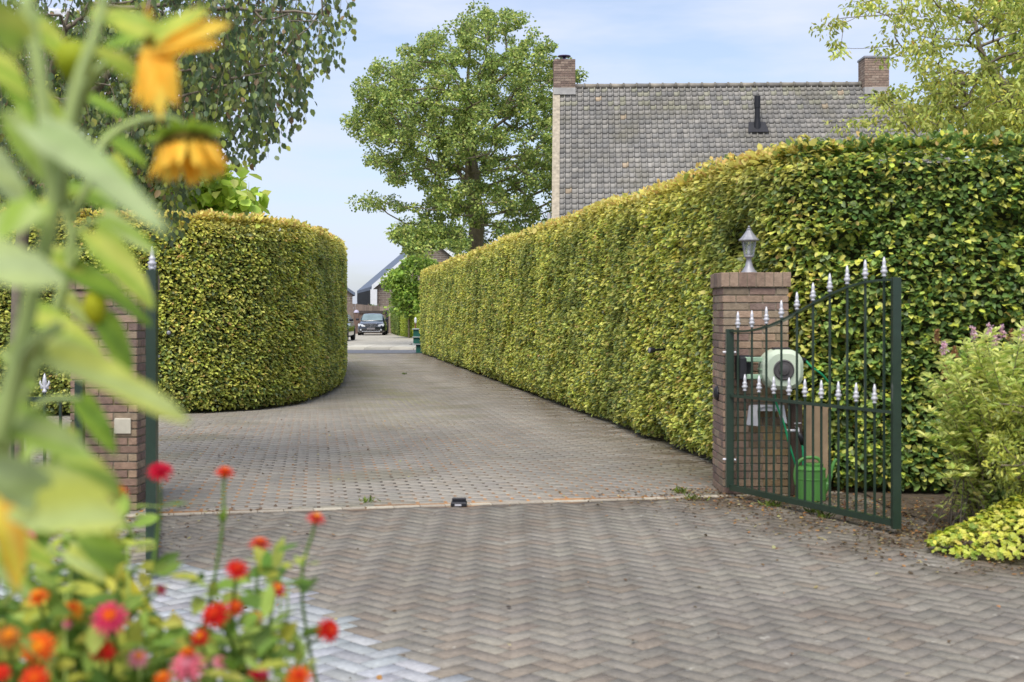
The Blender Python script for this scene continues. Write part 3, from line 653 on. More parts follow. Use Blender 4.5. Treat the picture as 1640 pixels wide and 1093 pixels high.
def brickbox(m, x0, x1, y0, y1, z0, z1, cols, ch=.0625, bl=.22, gap=.011, proud=.004, tone=None, rnd=random):
    """four faces laid in half-brick bond, every brick a little block standing proud of the joint"""
    nrow = int(round((z1-z0)/ch)); ch = (z1-z0)/nrow
    for r in range(nrow):
        za = z0+r*ch+gap/2; zb = z0+(r+1)*ch-gap/2
        for side in range(4):
            ln = (x1-x0) if side in (0, 2) else (y1-y0); off = (r % 2)*bl/2+(side % 2)*bl/2; t = -off % bl-bl
            while t < ln:
                a = max(t, 0); b = min(t+bl-gap, ln); t += bl
                if b-a < .03: continue
                c = np.array(rnd.choice(cols))*rnd.uniform(.86, 1.12)
                if tone is not None: c = tone(c, side, (a+b)/2/ln, (za-z0)/(z1-z0))
                c = tuple(c); p = proud+rnd.uniform(-.001, .0015); d = .03
                if side == 0: m.box((x0+a, y0-p, za), (x0+b, y0+d, zb), c, .002)
                elif side == 1: m.box((x1-d, y0+a, za), (x1+p, y0+b, zb), c, .002)
                elif side == 2: m.box((x0+a, y1-d, za), (x0+b, y1+p, zb), c, .002)
                else: m.box((x0-p, y0+a, za), (x0+d, y0+b, zb), c, .002)
BC = [rgb(132, 98, 86), rgb(118, 86, 78), rgb(142, 110, 96), rgb(108, 84, 78)]
def chimney(s, w, ztop, zbot, cap, cols, lab):
    c = RA+HE*s; m = MB(); m.box((c[0]-w/2+.006, c[1]-w/2+.006, zbot), (c[0]+w/2-.006, c[1]+w/2-.006, ztop-.01), rgb(130, 122, 112)); brickbox(m, c[0]-w/2, c[0]+w/2, c[1]-w/2, c[1]+w/2, zbot, ztop, cols, .075); o = m.build('chimney', M['brick'], farm)
    o['label'] = lab
    m = MB(); m.box((c[0]-w/2-.012, c[1]-w/2-.012, zbot-.18), (c[0]+w/2+.012, c[1]+w/2+.012, zbot+.03), c_); m.build('flashing', M['leadw'], o)
    if cap:
        m = MB(); m.lathe((c[0], c[1], ztop), [(.16, -.01), (.14, .05), (.05, .06), (.05, .14)], 14); m.lathe((c[0], c[1], ztop), [(.02, .14), (.21, .135), (.2, .16), (.04, .19)], 16); m.build('cowl', M['purple'], o, True)
    else:
        m = MB(); m.box((c[0]-w/2-.03, c[1]-w/2-.03, ztop), (c[0]+w/2+.03, c[1]+w/2+.03, ztop+.07), c_, .01); m.build('capping', M['lantern_metal'], o)
M['leadw'] = mk('lead', rgb(168, 166, 162), .6, .2, 5); M['purple'] = mk('cowl_metal', rgb(88, 74, 108), .5, .1, 8, metal=.3)
chimney(.30, .66, 9.38, 8.46, True, [rgb(138, 118, 106), rgb(124, 106, 96), rgb(150, 132, 118)], 'narrower brick chimney with a flat cowl at the left gable')
chimney(9.86, .74, 9.32, 8.40, False, [rgb(154, 134, 118), rgb(142, 122, 108), rgb(164, 146, 130)], 'wider brick chimney at the right end of the ridge, half behind cherry leaves')
m = MB(); vb = rpt(6.1, 1.98, .02)     # flue on the roof
m.tube([vb+[0, 0, -.1], vb+[0, 0, .28]], [.11, .085], 14); m.tube([vb+[0, 0, .28], vb+[0, 0, .95]], [.078, .078], 14); m.tube([vb+[0, 0, .62], vb+[0, 0, .97]], [.092, .092], 14); fl = m.build('flue_pipe', M['black'], farm, False)
m = MB(); m.prism([rpt(5.86, 1.76, .05), rpt(6.36, 1.76, .05), rpt(6.42, 2.2, .06), rpt(5.8, 2.2, .06)], (0, 0, .02)); m.build('flashing', M['black'], fl)
m = MB(); q = RA+HD*(tw_*.93)+HE*(-.12); m.tube([(q[0], q[1], 0.), (q[0], q[1], 4.3)], .05, 10); m.build('downpipe', M['lantern_metal'], farm, True)

# ------------------------------------------------------------------ far houses
def P3(px, py, Y): return W3(px, py, Y)
M['fbrick'] = brickmat('far_brick', rgb(128, 112, 100), rgb(104, 92, 84), rgb(150, 142, 130), 1.4)
M['slate'] = mk('slate', rgb(92, 102, 118), .6, .1, 2)
M['white'] = mk('white_trim', rgb(222, 224, 226), .5, .05, 4); M['clad'] = mk('dark_cladding', rgb(46, 50, 56), .7, .15, 3)
bh = empty('gable_house', (-12, 110, 0), 'modern barn-like house with white bargeboard, dark side cladding and slate roof beyond the parked car', 'house')
bv = np.array([-3.6, 20.0, 0.])
Lb = np.array([-12., 110, 0]); Rb = np.array([-1.7, 110, 0]); Le = Lb+[0, 0, 3.6]; Re = Rb+[0, 0, 3.6]; Ap = np.array([-6.85, 110, 7.95])
m = MB(); m.prism([Lb, Rb, Re, Ap, Le], bv); m.build('wall', M['fbrick'], bh)
m = MB()
for A, B, o in ((Le, Ap, -1), (Re, Ap, 1)):
    d = nrm((A-B)[None])[0]; A2 = A+d*.15; up = np.array([0, 0, .28]); f = np.array([.06, -.35, 0.])
    m.prism([A2+f, B+f, B+up+f, A2+up+f], bv*1.03)
m.build('roof', M['slate'], bh)
m = MB()
for A, B in ((Le, Ap), (Re, Ap)):
    f = np.array([0, -.42, 0.]); m.prism([A+f-[0, 0, .12], B+f-[0, 0, .16], B+f+[0, 0, .32], A+f+[0, 0, .32]], (0, .06, 0))
m.box((-12.12, 109.55, 0), (-11.55, 109.63, 3.55)); m.build('bargeboard', M['white'], bh)
m = MB(); d = bv/np.linalg.norm(bv); nn = np.array([-d[1], d[0], 0]); nn = nn*.05
m.prism([Lb+nn, Lb+bv+nn, Lb+bv+nn+[0, 0, 3.5], Lb+nn+[0, 0, 3.5]], tuple(nn)); 
for k in range(40): p = Lb+bv*(k/40)+nn*2; m.bar(p, p+[0, 0, 3.5], .12, .05)
m.build('cladding', M['clad'], bh)
m = MB(); m.box((-4.6, 109.9, 4.15), (-3.4, 109.97, 5.0)); o = m.build('window', M['white'], bh); m = MB(); m.box((-4.5, 109.87, 4.25), (-3.5, 109.9, 4.9)); m.build('pane', M['clad'], o)
sh = empty('brick_shed', (-13, 100, 0), 'small brick building with a dark sloping roof just right of the left hedge', 'shed')
m = MB(); x1 = W3(564.5, 480, 100)[0]; m.prism([(x1, 100, 0), (x1, 100, 3.0), (x1-4, 100, 5.7), (x1-8, 100, 3.0), (x1-8, 100, 0)], (-1.5, 8, 0)); m.build('wall', M['fbrick'], sh)
m = MB(); m.prism([(x1+.25, 99.7, 2.85), (x1-4, 99.7, 5.75), (x1-4, 99.7, 6.0), (x1+.25, 99.7, 3.1)], (-1.6, 8.6, 0)); m.prism([(x1-8.25, 99.7, 2.85), (x1-4, 99.7, 5.75), (x1-4, 99.7, 6.0), (x1-8.25, 99.7, 3.1)], (-1.6, 8.6, 0)); m.build('roof', M['slate'], sh)
# house glimpsed through the birch at the upper left
lh = empty('bungalow', (-14, 34, 0), 'house with pale grey tiled roof glimpsed through the leaves at the upper left', 'house')
m = MB(); m.box((-19, 30, 0), (-9.4, 38, 5.2)); m.build('wall', M['farmbrick'], lh)
V = []; F = []; C = []
for r in range(18):
    for k in range(46):
        s = -19.3+k*.22; t0 = r*.28; b = len(V); c = np.array(rgb(188, 190, 196))*(1+RNG.normal(0, .05))
        for t_, l_ in ((t0, 0), (t0+.29, .03)):
            for u, h in ((0, 0), (.7, -.01), (.85, .03), (1, .0)): V.append((s+u*.22, 34-t_*.72-.0, 9.6-t_*.69+h+l_))
        for u, h in ((0, 0), (.7, -.01), (.85, .03), (1, .0)): V.append((s+u*.22, 34-(t0+.29)*.72, 9.6-(t0+.29)*.69-.02))
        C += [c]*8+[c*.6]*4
        for i in range(3): F += [(b+i, b+i+1, b+5+i, b+4+i), (b+4+i, b+5+i, b+9+i, b+8+i)]
npmesh('roof', np.array(V), np.array(F), np.array(C), M['tile'], lh)

# wooden fence, gate, pillar and small things across the street
M['lilac'] = mk('dome', rgb(178, 172, 190), .5, .1, 9)
fe = empty('wooden_fence', (-11, 95, 0), 'tall weathered plank fence behind the parked black car', 'fence')
m = MB(); x = W3(548, 500, 95)[0]; xe = W3(606, 500, 95)[0]; i = 0
while x < xe:
    f_ = (x-W3(548, 500, 95)[0])/(xe-W3(548, 500, 95)[0]); c = np.array(rgb(122, 108, 98))*RNG.uniform(.85, 1.12); m.box((x, 95, 0), (x+.125, 95.03, 2.28-.26*f_), tuple(c)); x += .14
m.build('planks', M['greywood'], fe)
m = MB()
for px in (550, 572, 590, 606): q = W3(px, 500, 95.1)[0]; m.box((q-.05, 95.04, 0), (q+.05, 95.12, 2.2), rgb(104, 92, 82))
m.build('posts', M['greywood'], fe)
wg = empty('wooden_gate', (-10.5, 92, 0), 'closed brown plank gate with a dark top beam behind the parked black car', 'gate')
m = MB(); x = W3(568, 500, 92.5)[0]; xe = W3(619, 500, 92.5)[0]
while x < xe: m.box((x, 92.5, .08), (x+.11, 92.53, 1.5), tuple(np.array(rgb(118, 98, 86))*RNG.uniform(.85, 1.12))); x += .12
m.build('planks', M['greywood'], wg)
m = MB(); m.box((W3(568, 500, 92)[0], 92.4, 1.5), (xe, 92.5, 1.68), rgb(70, 62, 58)); m.build('beam', M['greywood'], wg)
m = MB(); q = W3(619.5, 500, 92)[0]; m.box((q-.09, 92.2, 0), (q+.09, 92.4, 1.72), rgb(44, 46, 52), .01); m.build('post', M['black'], wg)
fp = empty('plank_screen', (-9, 94, 0), 'narrow weathered plank screen between the wooden gate and the low dark hedge', 'fence')
m = MB(); x = W3(608.5, 500, 94)[0]; xe = W3(629, 500, 94)[0]
while x < xe: m.box((x, 94, 0), (x+.125, 94.03, 2.02), tuple(np.array(rgb(150, 134, 120))*RNG.uniform(.88, 1.1))); x += .14
m.build('planks', M['greywood'], fp)
gp = empty('gate_post_pillar', W3(571, 535, 91.5)*[1, 1, 0], 'slim brown pillar with a pale dome on top left of the parked black car', 'pillar')
m = MB(); q = W3(571, 500, 91.5)[0]; m.box((q-.17, 91.3, 0), (q+.17, 91.6, 1.52), rgb(104, 84, 74), .01); m.build('shaft', M['greywood'], gp)
m = MB(); m.lathe((q, 91.45, 1.52), [(.2, 0), (.2, .04), (.17, .12), (.1, .19), (.02, .22)], 14); m.build('dome', M['lilac'], gp, True)
def bush(name, label, poly, Y, n, per, r, size, cols, depth=.5, cat='shrub', wid=1., droop=.1):
    q = sample_poly(poly, n); cc = np.array([W3(a, b, Y+RNG.uniform(-depth, depth)) for a, b in q]); c0 = cc.mean(0)
    e = empty(name, (c0[0], Y, 0), label, cat); grow(e, None, [np.array([c0[0], Y, 0]), np.array([c0[0], Y, max(.1, cc[:, 2].min()*.8)]), np.array([c0[0], Y, c0[2]])], cc, M['bark'], r_tip=.006)
    clump_leaves(cc, per, r, .8, size, cols, None, e, name='foliage', wid=wid, droop=droop); return e
bush('holly_bush', 'rounded green bush showing above the plank fence over the car', [(591, 500), (592, 493), (600, 490), (607, 494), (607, 501)], 96.2, 16, 40, .22, .14, [rgb(104, 126, 66), rgb(80, 102, 54)], .3)
pl = empty('planter_box', W3(658, 535, 84)*[1, 1, 0], 'dark planter on a post with white flowers above the low light green hedge', 'planter')
m = MB(); a = W3(651, 508, 84); b = W3(663, 504, 84); m.box((a[0], 83.8, a[2]), (b[0], 84.2, b[2]), rgb(46, 46, 54)); m.build('box', M['black'], pl)
m = MB(); m.tube([((a[0]+b[0])/2, 84, 0), ((a[0]+b[0])/2, 84, a[2])], .05, 8); m.build('post', M['black'], pl)
q = np.array([W3(RNG.uniform(651, 661), RNG.uniform(497, 503), 84+RNG.uniform(-.15, .15)) for _ in range(26)]); clump_leaves(q, 10, .06, 1, .07, [rgb(225, 228, 232)], None, pl, name='flowers', mat=M['petal'])
pst = empty('white_lantern', W3(665, 540, 67)*[1, 1, 0], 'small white lantern on a reddish post beyond the teal cabinet', 'lamp')
q = W3(665.5, 513, 67); m = MB(); m.lathe(q-[0, 0, .17], [(.03, 0), (.06, .05), (.065, .24), (.02, .32)], 8); m.build('lamp_head', M['white'], pst)
m = MB(); m.tube([(q[0], q[1], 0), q-[0, 0, .17]], .04, 8); m.build('post', mk('redpost', rgb(122, 84, 70), .8), pst)
# teal cabinet at the end of the long hedge
M['teal'] = mk('teal_metal', rgb(34, 94, 82), .5, .15, 6)
cb = empty('street_cabinet', (-3.5, 48.5, 0), 'teal-green cabinet with pale horizontal rails at the far end of the long hedge', 'cabinet')
a = W3(661.5, 567, 48.4); m = MB(); m.box((a[0]+.12, 48.3, 0), (a[0]+.95, 48.8, .40), c_, .01); m.box((a[0]+.02, 48.25, .36), (a[0]+1.0, 48.85, .90), c_, .015); m.build('body', M['teal'], cb)
m = MB()
for z in (.33, .60, .90): m.box((a[0]-.02, 48.2, z-.02), (a[0]+1.03, 48.9, z+.02), c_, .008)
m.build('rails', mk('rail_metal', rgb(158, 168, 168), .5), cb)
m = MB(); m.box((a[0]+.3, 48.235, .66), (a[0]+.34, 48.25, .86)); m.build('sticker', mk('yellow_sticker', rgb(190, 190, 60), .6), cb)

# ------------------------------------------------------------------ cars
M['carpaint'] = mk('car_paint', rgb(34, 36, 44), .22, .05, 3, metal=.2, coat=1., spec=.6)
M['carglass'] = mk('car_glass', rgb(120, 138, 138), .08, .3, 1.2, spec=.9); M['tyre'] = mk('tyre', rgb(28, 28, 30), .8)
M['chrome'] = mk('chrome', rgb(196, 200, 210), .2, .05, 3, metal=.9); M['headglass'] = mk('headlight', rgb(190, 194, 196), .15, .15, 9, spec=.7)
M['plate'] = mk('plate', rgb(122, 118, 120), .6)
def loft(m, secs, col=(.5, .5, .5)):
    n = len(secs[0]); V = [p for s in secs for p in s]; F = []
    for i in range(len(secs)-1):
        for k in range(n): F.append((i*n+k, i*n+(k+1) % n, (i+1)*n+(k+1) % n, (i+1)*n+k))
    F += [tuple(range(n))[::-1], tuple((len(secs)-1)*n+k for k in range(n))]; m.add(V, F, col)
def build_car(label, loc, rot):
    e = empty('parked_car', loc, label, 'car', None); e.rotation_euler = (0, 0, rot)
    def B(m, name, mat, par=e, sm=False):
        return m.build(name, mat, par, sm, local=True)
    # front faces local -Y, length 4.5
    def sec(y, w, zb, zt, sh=.0, n=5):
        # closed section in xz, w half width
        pts = [(-w*.9, zb), (-w, zb+.12), (-w, zb+(zt-zb)*.55), (-w*.95, zb+(zt-zb)*.85), (-w*.80, zt), (0, zt+.035), (w*.80, zt), (w*.95, zb+(zt-zb)*.85), (w, zb+(zt-zb)*.55), (w, zb+.12), (w*.9, zb)]
        return [(x, y, z) for x, z in pts]
    m = MB(); loft(m, [sec(-2.28, .62, .30, .58), sec(-2.2, .80, .22, .70), sec(-1.95, .88, .18, .80), sec(-1.2, .895, .18, .92), sec(-.75, .895, .18, .96), sec(1.0, .895, .18, .98), sec(1.8, .88, .2, .97), sec(2.2, .82, .25, .92), sec(2.28, .7, .35, .8)]); body = B(m, 'body', M['carpaint'], sm=True)
    def cab(y, wb, wt, zb, zt): return [(-wb, y, zb), (-wt, y, zt-.05), (-wt*.85, y, zt), (0, y, zt+.03), (wt*.85, y, zt), (wt, y, zt-.05), (wb, y, zb)]
    m = MB(); loft(m, [cab(-.98, .76, .74, .9, .97), cab(-.25, .82, .66, .94, 1.36), cab(.1, .82, .65, .94, 1.43), cab(1.0, .82, .64, .94, 1.41), cab(1.85, .78, .70, .92, 1.02)]); B(m, 'cabin', M['carpaint'], sm=True)
    m = MB(); m.add([(-.70, -.93, 1.0), (.70, -.93, 1.0), (.60, -.255, 1.375), (-.60, -.255, 1.375)], [(0, 1, 2, 3)]); 
    V = [Vector((-.70, -.955, .985)), Vector((.70, -.955, .985)), Vector((.60, -.27, 1.385)), Vector((-.60, -.27, 1.385))]; m = MB(); m.prism(V, (0, -.02, .02)); B(m, 'windscreen', M['carglass'])
    for s in (-1, 1):
        m = MB(); m.prism([(s*.83, -.6, .99), (s*.83, 1.4, .99), (s*.675, .95, 1.34), (s*.68, -.1, 1.32)], (s*.012, 0, .0)); B(m, 'side_window', M['carglass'])
        m = MB(); m.box((s*.5-.2, -2.262, .56), (s*.5+.2, -2.05, .74), c_, .05); 
        m = MB(); m.prism([(s*.46, -2.235, .60), (s*.80, -2.12, .60), (s*.87, -1.98, .70), (s*.84, -2.0, .79), (s*.50, -2.19, .72)], (0, -.06, .0)); B(m, 'headlight', M['headglass'])
        m = MB(); m.lathe((s*.66, -2.25, .38), [(.06, 0), (.05, .05)], 12, axis=(0, -1, 0)); B(m, 'fog_lamp', M['headglass'])
        m = MB(); m.box((s*.98-.1, -.75, .98), (s*.98+.1, -.6, 1.13), c_, .03); B(m, 'wing_mirror', M['carpaint'])
        for y in (-1.42, 1.4):
            m = MB(); m.lathe((s*.80, y, .32), [(.22, -.1), (.31, -.1), (.325, -.07), (.325, .07), (.31, .1), (.22, .1)], 24, axis=(s, 0, 0)); wh = B(m, 'wheel', M['tyre'])
            m = MB(); m.lathe((s*.80, y, .32), [(.22, .07), (.19, .085), (.05, .10)], 20, axis=(s, 0, 0)); B(m, 'rim', M['chrome'], wh)
    m = MB(); m.prism([(-.42, -2.29, .76), (.42, -2.29, .76), (.33, -2.30, .54), (-.33, -2.30, .54)], (0, .12, 0)); gr = B(m, 'grille', M['black'])
    m = MB()
    for k in range(3): m.box((-.38+.02*k, -2.312, .57+.06*k), (.38-.02*k+.0, -2.30, .585+.06*k))
    m.box((-.43, -2.312, .75), (.43, -2.295, .785)); m.box((-.012, -2.318, .54), (.012, -2.30, .78)); B(m, 'chrome_bars', M['chrome'], gr)
    m = MB(); m.box((-.26, -2.315, .40), (.26, -2.30, .52)); B(m, 'number_plate', M['plate'])
    m = MB(); m.box((-.6, -2.285, .245), (.6, -2.2, .31), c_, .02); B(m, 'bumper_trim', M['chrome'])
    return e
c1_ = G(599, 538.3); build_car('black saloon car parked facing the camera in front of the wooden gate', (c1_[0]-.25, c1_[1]+1.6, .03), R(3))
build_car('dark car mostly hidden behind the left hedge, only its edge showing', (W3(557.5, 500, 64)[0]-1.02, 66.3, .09), R(0))

# ------------------------------------------------------------------ gate pillars
def pillar(x0, x1, y0, y1, ztop, label, algae):
    e = empty('brick_pillar', ((x0+x1)/2, (y0+y1)/2, 0), label, 'pillar', 'brick pillars of the gateway')
    cols = [rgb(140, 116, 101), rgb(127, 105, 94), rgb(150, 127, 108), rgb(116, 98, 89), rgb(138, 122, 103)]
    def tone(c, side, u, h):
        if side == 0:
            c = c*1.12  # front face painted lighter, as the side that catches more light
            f = algae*np.clip((u-.25)*1.6, 0, 1)*np.clip(1.15-abs(h-.3)*1.9, 0, 1)*random.uniform(.3, 1); c = c*(1-f)+np.array(rgb(150, 126, 64))*f
            f2 = random.random() < .04; c = c*(.7 if f2 else 1)
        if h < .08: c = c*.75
        return c
    m = MB(); m.box((x0+.006, y0+.006, -.02), (x1-.006, y1-.006, ztop-.12), rgb(124, 116, 100)); m.build('mortar', M['mortar'], e)
    m = MB(); brickbox(m, x0, x1, y0, y1, .0, ztop-.125, cols, tone=tone); m.build('shaft', M['brick'], e)
    m = MB(); ov = .024; X0, X1, Y0, Y1 = x0-ov, x1+ov, y0-ov, y1+ov; m.box((X0+.006, Y0+.006, ztop-.122), (X1-.006, Y1-.006, ztop-.006), rgb(128, 118, 102))
    cc_ = [rgb(148, 126, 108), rgb(134, 112, 98), rgb(158, 136, 116), rgb(124, 106, 94)]
    n = int((X1-X0)/.066); st = (X1-X0)/n
    for k in range(n):
        for ya, yb in ((Y0, Y0+.2), (Y1-.2, Y1)): m.box((X0+k*st+.004, ya, ztop-.12), (X0+(k+1)*st-.004, yb, ztop+random.uniform(-.002, .002)), tuple(np.array(random.choice(cc_))*random.uniform(.85, 1.1)), .004)
    n2 = int((Y1-Y0-.4)/.066)
    for k in range(n2):
        st2 = (Y1-Y0-.4)/n2
        m.box((X0, Y0+.2+k*st2+.004, ztop-.12), (X1, Y0+.2+(k+1)*st2-.004, ztop+random.uniform(-.002, .002)), tuple(np.array(random.choice(cc_))*random.uniform(.85, 1.1)), .004)
    m.build('cap', M['brick'], e); return e
PRX0, PRX1, PRY0, PRY1 = 1.750, 2.285, 10.60, 11.14
pr = pillar(PRX0, PRX1, PRY0, PRY1, 1.838, 'brick gate pillar with a lantern on top beside the long right hedge', .75)
pleft = pillar(-3.35, -2.85, 9.72, 10.26, 1.80, 'brick gate pillar with a small square plate, half behind the sunflower leaves', .1)
m = MB(); c = W3(196, 683, 9.7); m.box((c[0]-.062, 9.700, c[2]-.06), (c[0]+.062, 9.716, c[2]+.06), c_, .006); m.build('bell_plate', mk('plate_cream', rgb(196, 190, 172), .6), pleft)
m = MB(); c = W3(1151, 630, 10.85); m.lathe((PRX0-.004, 10.86, 1.5-(630-502)/2050*10.86), [(.065, 0), (.062, .012), (.045, .03), (.01, .036)], 16, axis=(-1, 0, 0)); o = m.build('bell_cap', M['black'], pr, True)
# lantern
lc = np.array([(1199.5-820)/2050*10.87, 10.87, 1.838]); e = empty('pillar_lantern', lc, 'grey metal lantern with clear panes standing on the right brick pillar', 'lantern')
m = MB(); m.lathe(lc, [(.072, 0), (.070, .010), (.052, .028), (.034, .06), (.024, .10), (.022, .125), (.032, .135), (.042, .14), (.042, .15)], 20); m.build('base', M['lantern_metal'], e, True)
m = MB(); hx = 6
for k in range(hx):
    t = 2*math.pi*(k+.5)/hx; a = lc+[.040*math.cos(t), .040*math.sin(t), .15]; b = lc+[.062*math.cos(t), .062*math.sin(t), .275]; m.bar(a, b, .006, .006)
m.lathe(lc, [(.043, .148), (.045, .158)], 6); m.lathe(lc, [(.064, .272), (.068, .282)], 6); m.build('frame', M['lantern_metal'], e)
for k in range(hx):
    t0 = 2*math.pi*(k+.5)/hx; t1 = 2*math.pi*(k+1.5)/hx; q = [lc+[.038*math.cos(t0), .038*math.sin(t0), .158], lc+[.038*math.cos(t1), .038*math.sin(t1), .158], lc+[.059*math.cos(t1), .059*math.sin(t1), .27], lc+[.059*math.cos(t0), .059*math.sin(t0), .27]]
    m = MB(); m.prism(q, (-.002*math.cos((t0+t1)/2), -.002*math.sin((t0+t1)/2), 0)); m.build('pane', M['glass'], e)
m = MB(); m.lathe(lc, [(.086, .277), (.088, .284), (.066, .305), (.042, .335), (.024, .36), (.02, .365), (.022, .375), (.008, .385), (.012, .395), (.003, .405)], 12); m.build('roof', M['lantern_metal'], e)
m = MB(); m.tube([lc+[0, 0, .15], lc+[0, 0, .2]], .014, 10); m.tube([lc+[0, 0, .2], lc+[0, 0, .245]], [.016, .01], 10); m.build('candle_bulb', M['silver'], e, True)

# ------------------------------------------------------------------ gates
FIN = [(.008, 0), (.012, .004), (.018, .010), (.010, .016), (.012, .022), (.022, .032), (.024, .042), (.014, .052), (.018, .060), (.019, .068), (.012, .076), (.011, .085), (.013, .10), (.004, .138)]
def gate(P1, P2, label, zbot=.055):
    P1 = np.array(P1); P2 = np.array(P2); d = P2-P1; L_ = np.linalg.norm(d); u = d/L_
    e = empty('driveway_gate', (*P1, 0), label, 'gate', 'leaves of the driveway gate')
    def at(t, z): p = P1+d*t; return np.array([p[0], p[1], z])
    def ztop(t):
        s = np.clip((t-.08)/.86, 0, 1); return 1.355+.372*(.5-.5*math.cos(math.pi*s))
    m = MB(); m.bar(at(0, zbot+.02), at(0, 1.37), .06, .06); m.build('hinge_post', M['green_metal'], e)
    m = MB(); m.bar(at(1, .04), at(1, 1.745), .056, .056); m.build('latch_post', M['green_metal'], e)
    m = MB(); m.bar(at(.012, zbot+.02), at(.985, zbot+.02), .04, .045); m.build('bottom_rail', M['green_metal'], e)
    m = MB(); m.bar(at(.012, .826), at(.985, .826), .034, .022); m.build('middle_rail', M['green_metal'], e)
    m = MB(); ts = np.linspace(-.012, 1.0, 40); V = []; F = []
    nn = np.array([-u[1], u[0], 0])
    for t in ts:
        c = at(t, ztop(t))
        for a, b in ((-1, -1), (1, -1), (1, 1), (-1, 1)): V.append(c+nn*a*.02+np.array([0, 0, b*.008]))
    for i in range(len(ts)-1):
        for k in range(4): F.append((i*4+k, i*4+(k+1) % 4, i*4+4+(k+1) % 4, i*4+4+k))
    F += [(3, 2, 1, 0), tuple((len(ts)-1)*4+k for k in range(4))]; m.add(V, F); m.build('top_rail', M['green_metal'], e)
    protof = None
    for i in range(19):
        t = .06+.88*i/18; longb = i % 2 == 0; zt = ztop(t)-.008 if longb else .875
        m = MB(); m.bar(at(t, zbot+.0425), at(t, zt), .0155, .0155)
        if longb: m.bar(at(t, zt+.016), at(t, zt+.035), .014, .014)
        b = m.build('bar', M['green_metal'], e)
        fz = zt+.030 if longb else zt-.004; c = at(t, fz)
        if protof is None:
            f = MB(); f.lathe((0, 0, 0), FIN, 12); protof = f.build('finial', M['silver'], None, True)
            fo = protof
        else:
            fo = bpy.data.objects.new('finial', protof.data); COL.objects.link(fo)
        fo.parent = b; tl = top_loc(e); fo.location = (c[0]-tl.x, c[1]-tl.y, c[2]-tl.z)
    m = MB(); q = at(.73, .0); m.tube([q+[0, 0, -.01], q+[0, 0, .16]], .006, 6); m.build('drop_bolt', M['rust'], e)
    for z in (.30, 1.18):
        m = MB(); h = at(0, z); m.tube([h+[-.05, .02, 0], h+[.05, -.02, 0]], .010, 8); m.tube([h+[-.0, .0, 0], h+[.0, .09, 0]], .012, 8); m.build('hinge', M['silver'], e)
    return e
gate((1.785, 10.50), (2.604, 8.68), 'open green metal gate leaf with silver finials in front of the lantern pillar')
gate((-2.68, 9.55), (-2.03, 7.22), 'open green metal gate leaf seen edge-on, silver finials, beside the sunflowers', .06)
# low railing left of the left pillar
rl = empty('iron_railing', (-3.6, 9.5, 0), 'low dark green iron railing with silver finials left of the left brick pillar', 'fence')
def rr(px, Y=9.5): return (px-820)/2050*Y
m = MB(); m.box((rr(128)-.03, 9.47, 0), (rr(128)+.03, 9.53, 1.0), c_, .004); m.build('end_post', M['green_metal'], rl)
for z, h in ((.862, .016), (.09, .02)):
    m = MB(); m.box((-5.6, 9.48, z-h), (rr(127), 9.52, z+h)); m.build('rail', M['green_metal'], rl)
k = 0; xx = rr(97)
fm = MB()
fm.lathe((0, 0, 0), [(.012, 0), (.02, .01), (.012, .02), (.009, .04), (.018, .075), (.012, .11), (.002, .145)], 10)
for s in (-1, 1): fm.tube([(0, 0, .03), (s*.022, 0, .05), (s*.034, 0, .075), (s*.03, 0, .09)], [.008, .010, .008, .003], 8)
fm.tube([(-.03, 0, .035), (.03, 0, .035)], .006, 8)
fproto = None
while xx > -5.6:
    tall = k % 2 == 1; m = MB(); m.box((xx-.009, 9.491, .05), (xx+.009, 9.509, .92 if tall else .85)); b = m.build('bar', M['green_metal'], rl)
    if tall:
        if fproto is None: fo = fm.build('finial', M['silver'], None, True); fproto = fo
        else: fo = bpy.data.objects.new('finial', fproto.data); COL.objects.link(fo)
        fo.parent = b; fo.location = (xx+3.6, 0, .91)
    xx -= .118; k += 1
# gate stop on the strip
c = G(735, 810); e = empty('gate_stop', (c[0], c[1], 0), 'small black gate stop standing on the pale strip across the drive', 'gate stop')
m = MB(); m.box((c[0]-.062, c[1]-.05, -.005), (c[0]+.062, c[1]+.06, .030), c_, .008); m.box((c[0]-.055, c[1]+.02, .028), (c[0]+.055, c[1]+.055, .055), c_, .006); m.build('block', M['black'], e)
m = MB(); m.box((c[0]-.03, c[1]-.054, .004), (c[0]+.02, c[1]-.049, .018)); m.build('steel_lug', M['silver'], e)

# ------------------------------------------------------------------ hose reel, bracket, tap, board, can
M['mint'] = mk('mint_plastic', rgb(196, 208, 184), .45, .06, 8); M['mint2'] = mk('mint_plastic_deep', rgb(160, 190, 160), .45, .06, 8)  # second mint is a darker, greener tone for the seam and arms
M['hose'] = mk('hose_green', rgb(34, 140, 92), .45, .08, 12); M['can'] = mk('can_green', rgb(82, 136, 64), .45, .06, 9, spec=.5)
hc = W3(1251, 592, 10.36); e = empty('hose_reel', hc, 'mint green wall-mounted hose reel with dark round hub on the right brick pillar', 'hose reel')
def rrect(w, h, r, n=6):
    P = []
    for cx, cz, a0 in ((w-r, h-r, 0), (-w+r, h-r, 90), (-w+r, -h+r, 180), (w-r, -h+r, 270)):
        for k in range(n+1): t = R(a0+90*k/n); P.append((cx+r*math.cos(t), cz+r*math.sin(t)))
    return P
def disc_body(m, c, prof2d, ys, sc):
    secs = []
    for y, s in zip(ys, sc): secs.append([(c[0]+x*s, c[1]+y, c[2]+z*s) for x, z in prof2d])
    loft(m, secs)
pr2 = [(x*1.02, z) if x > 0 else (-.17*math.sqrt(max(0, 1-(abs(z)/.172)**2.4)), z) for x, z in rrect(.168, .165, .12, 8)]
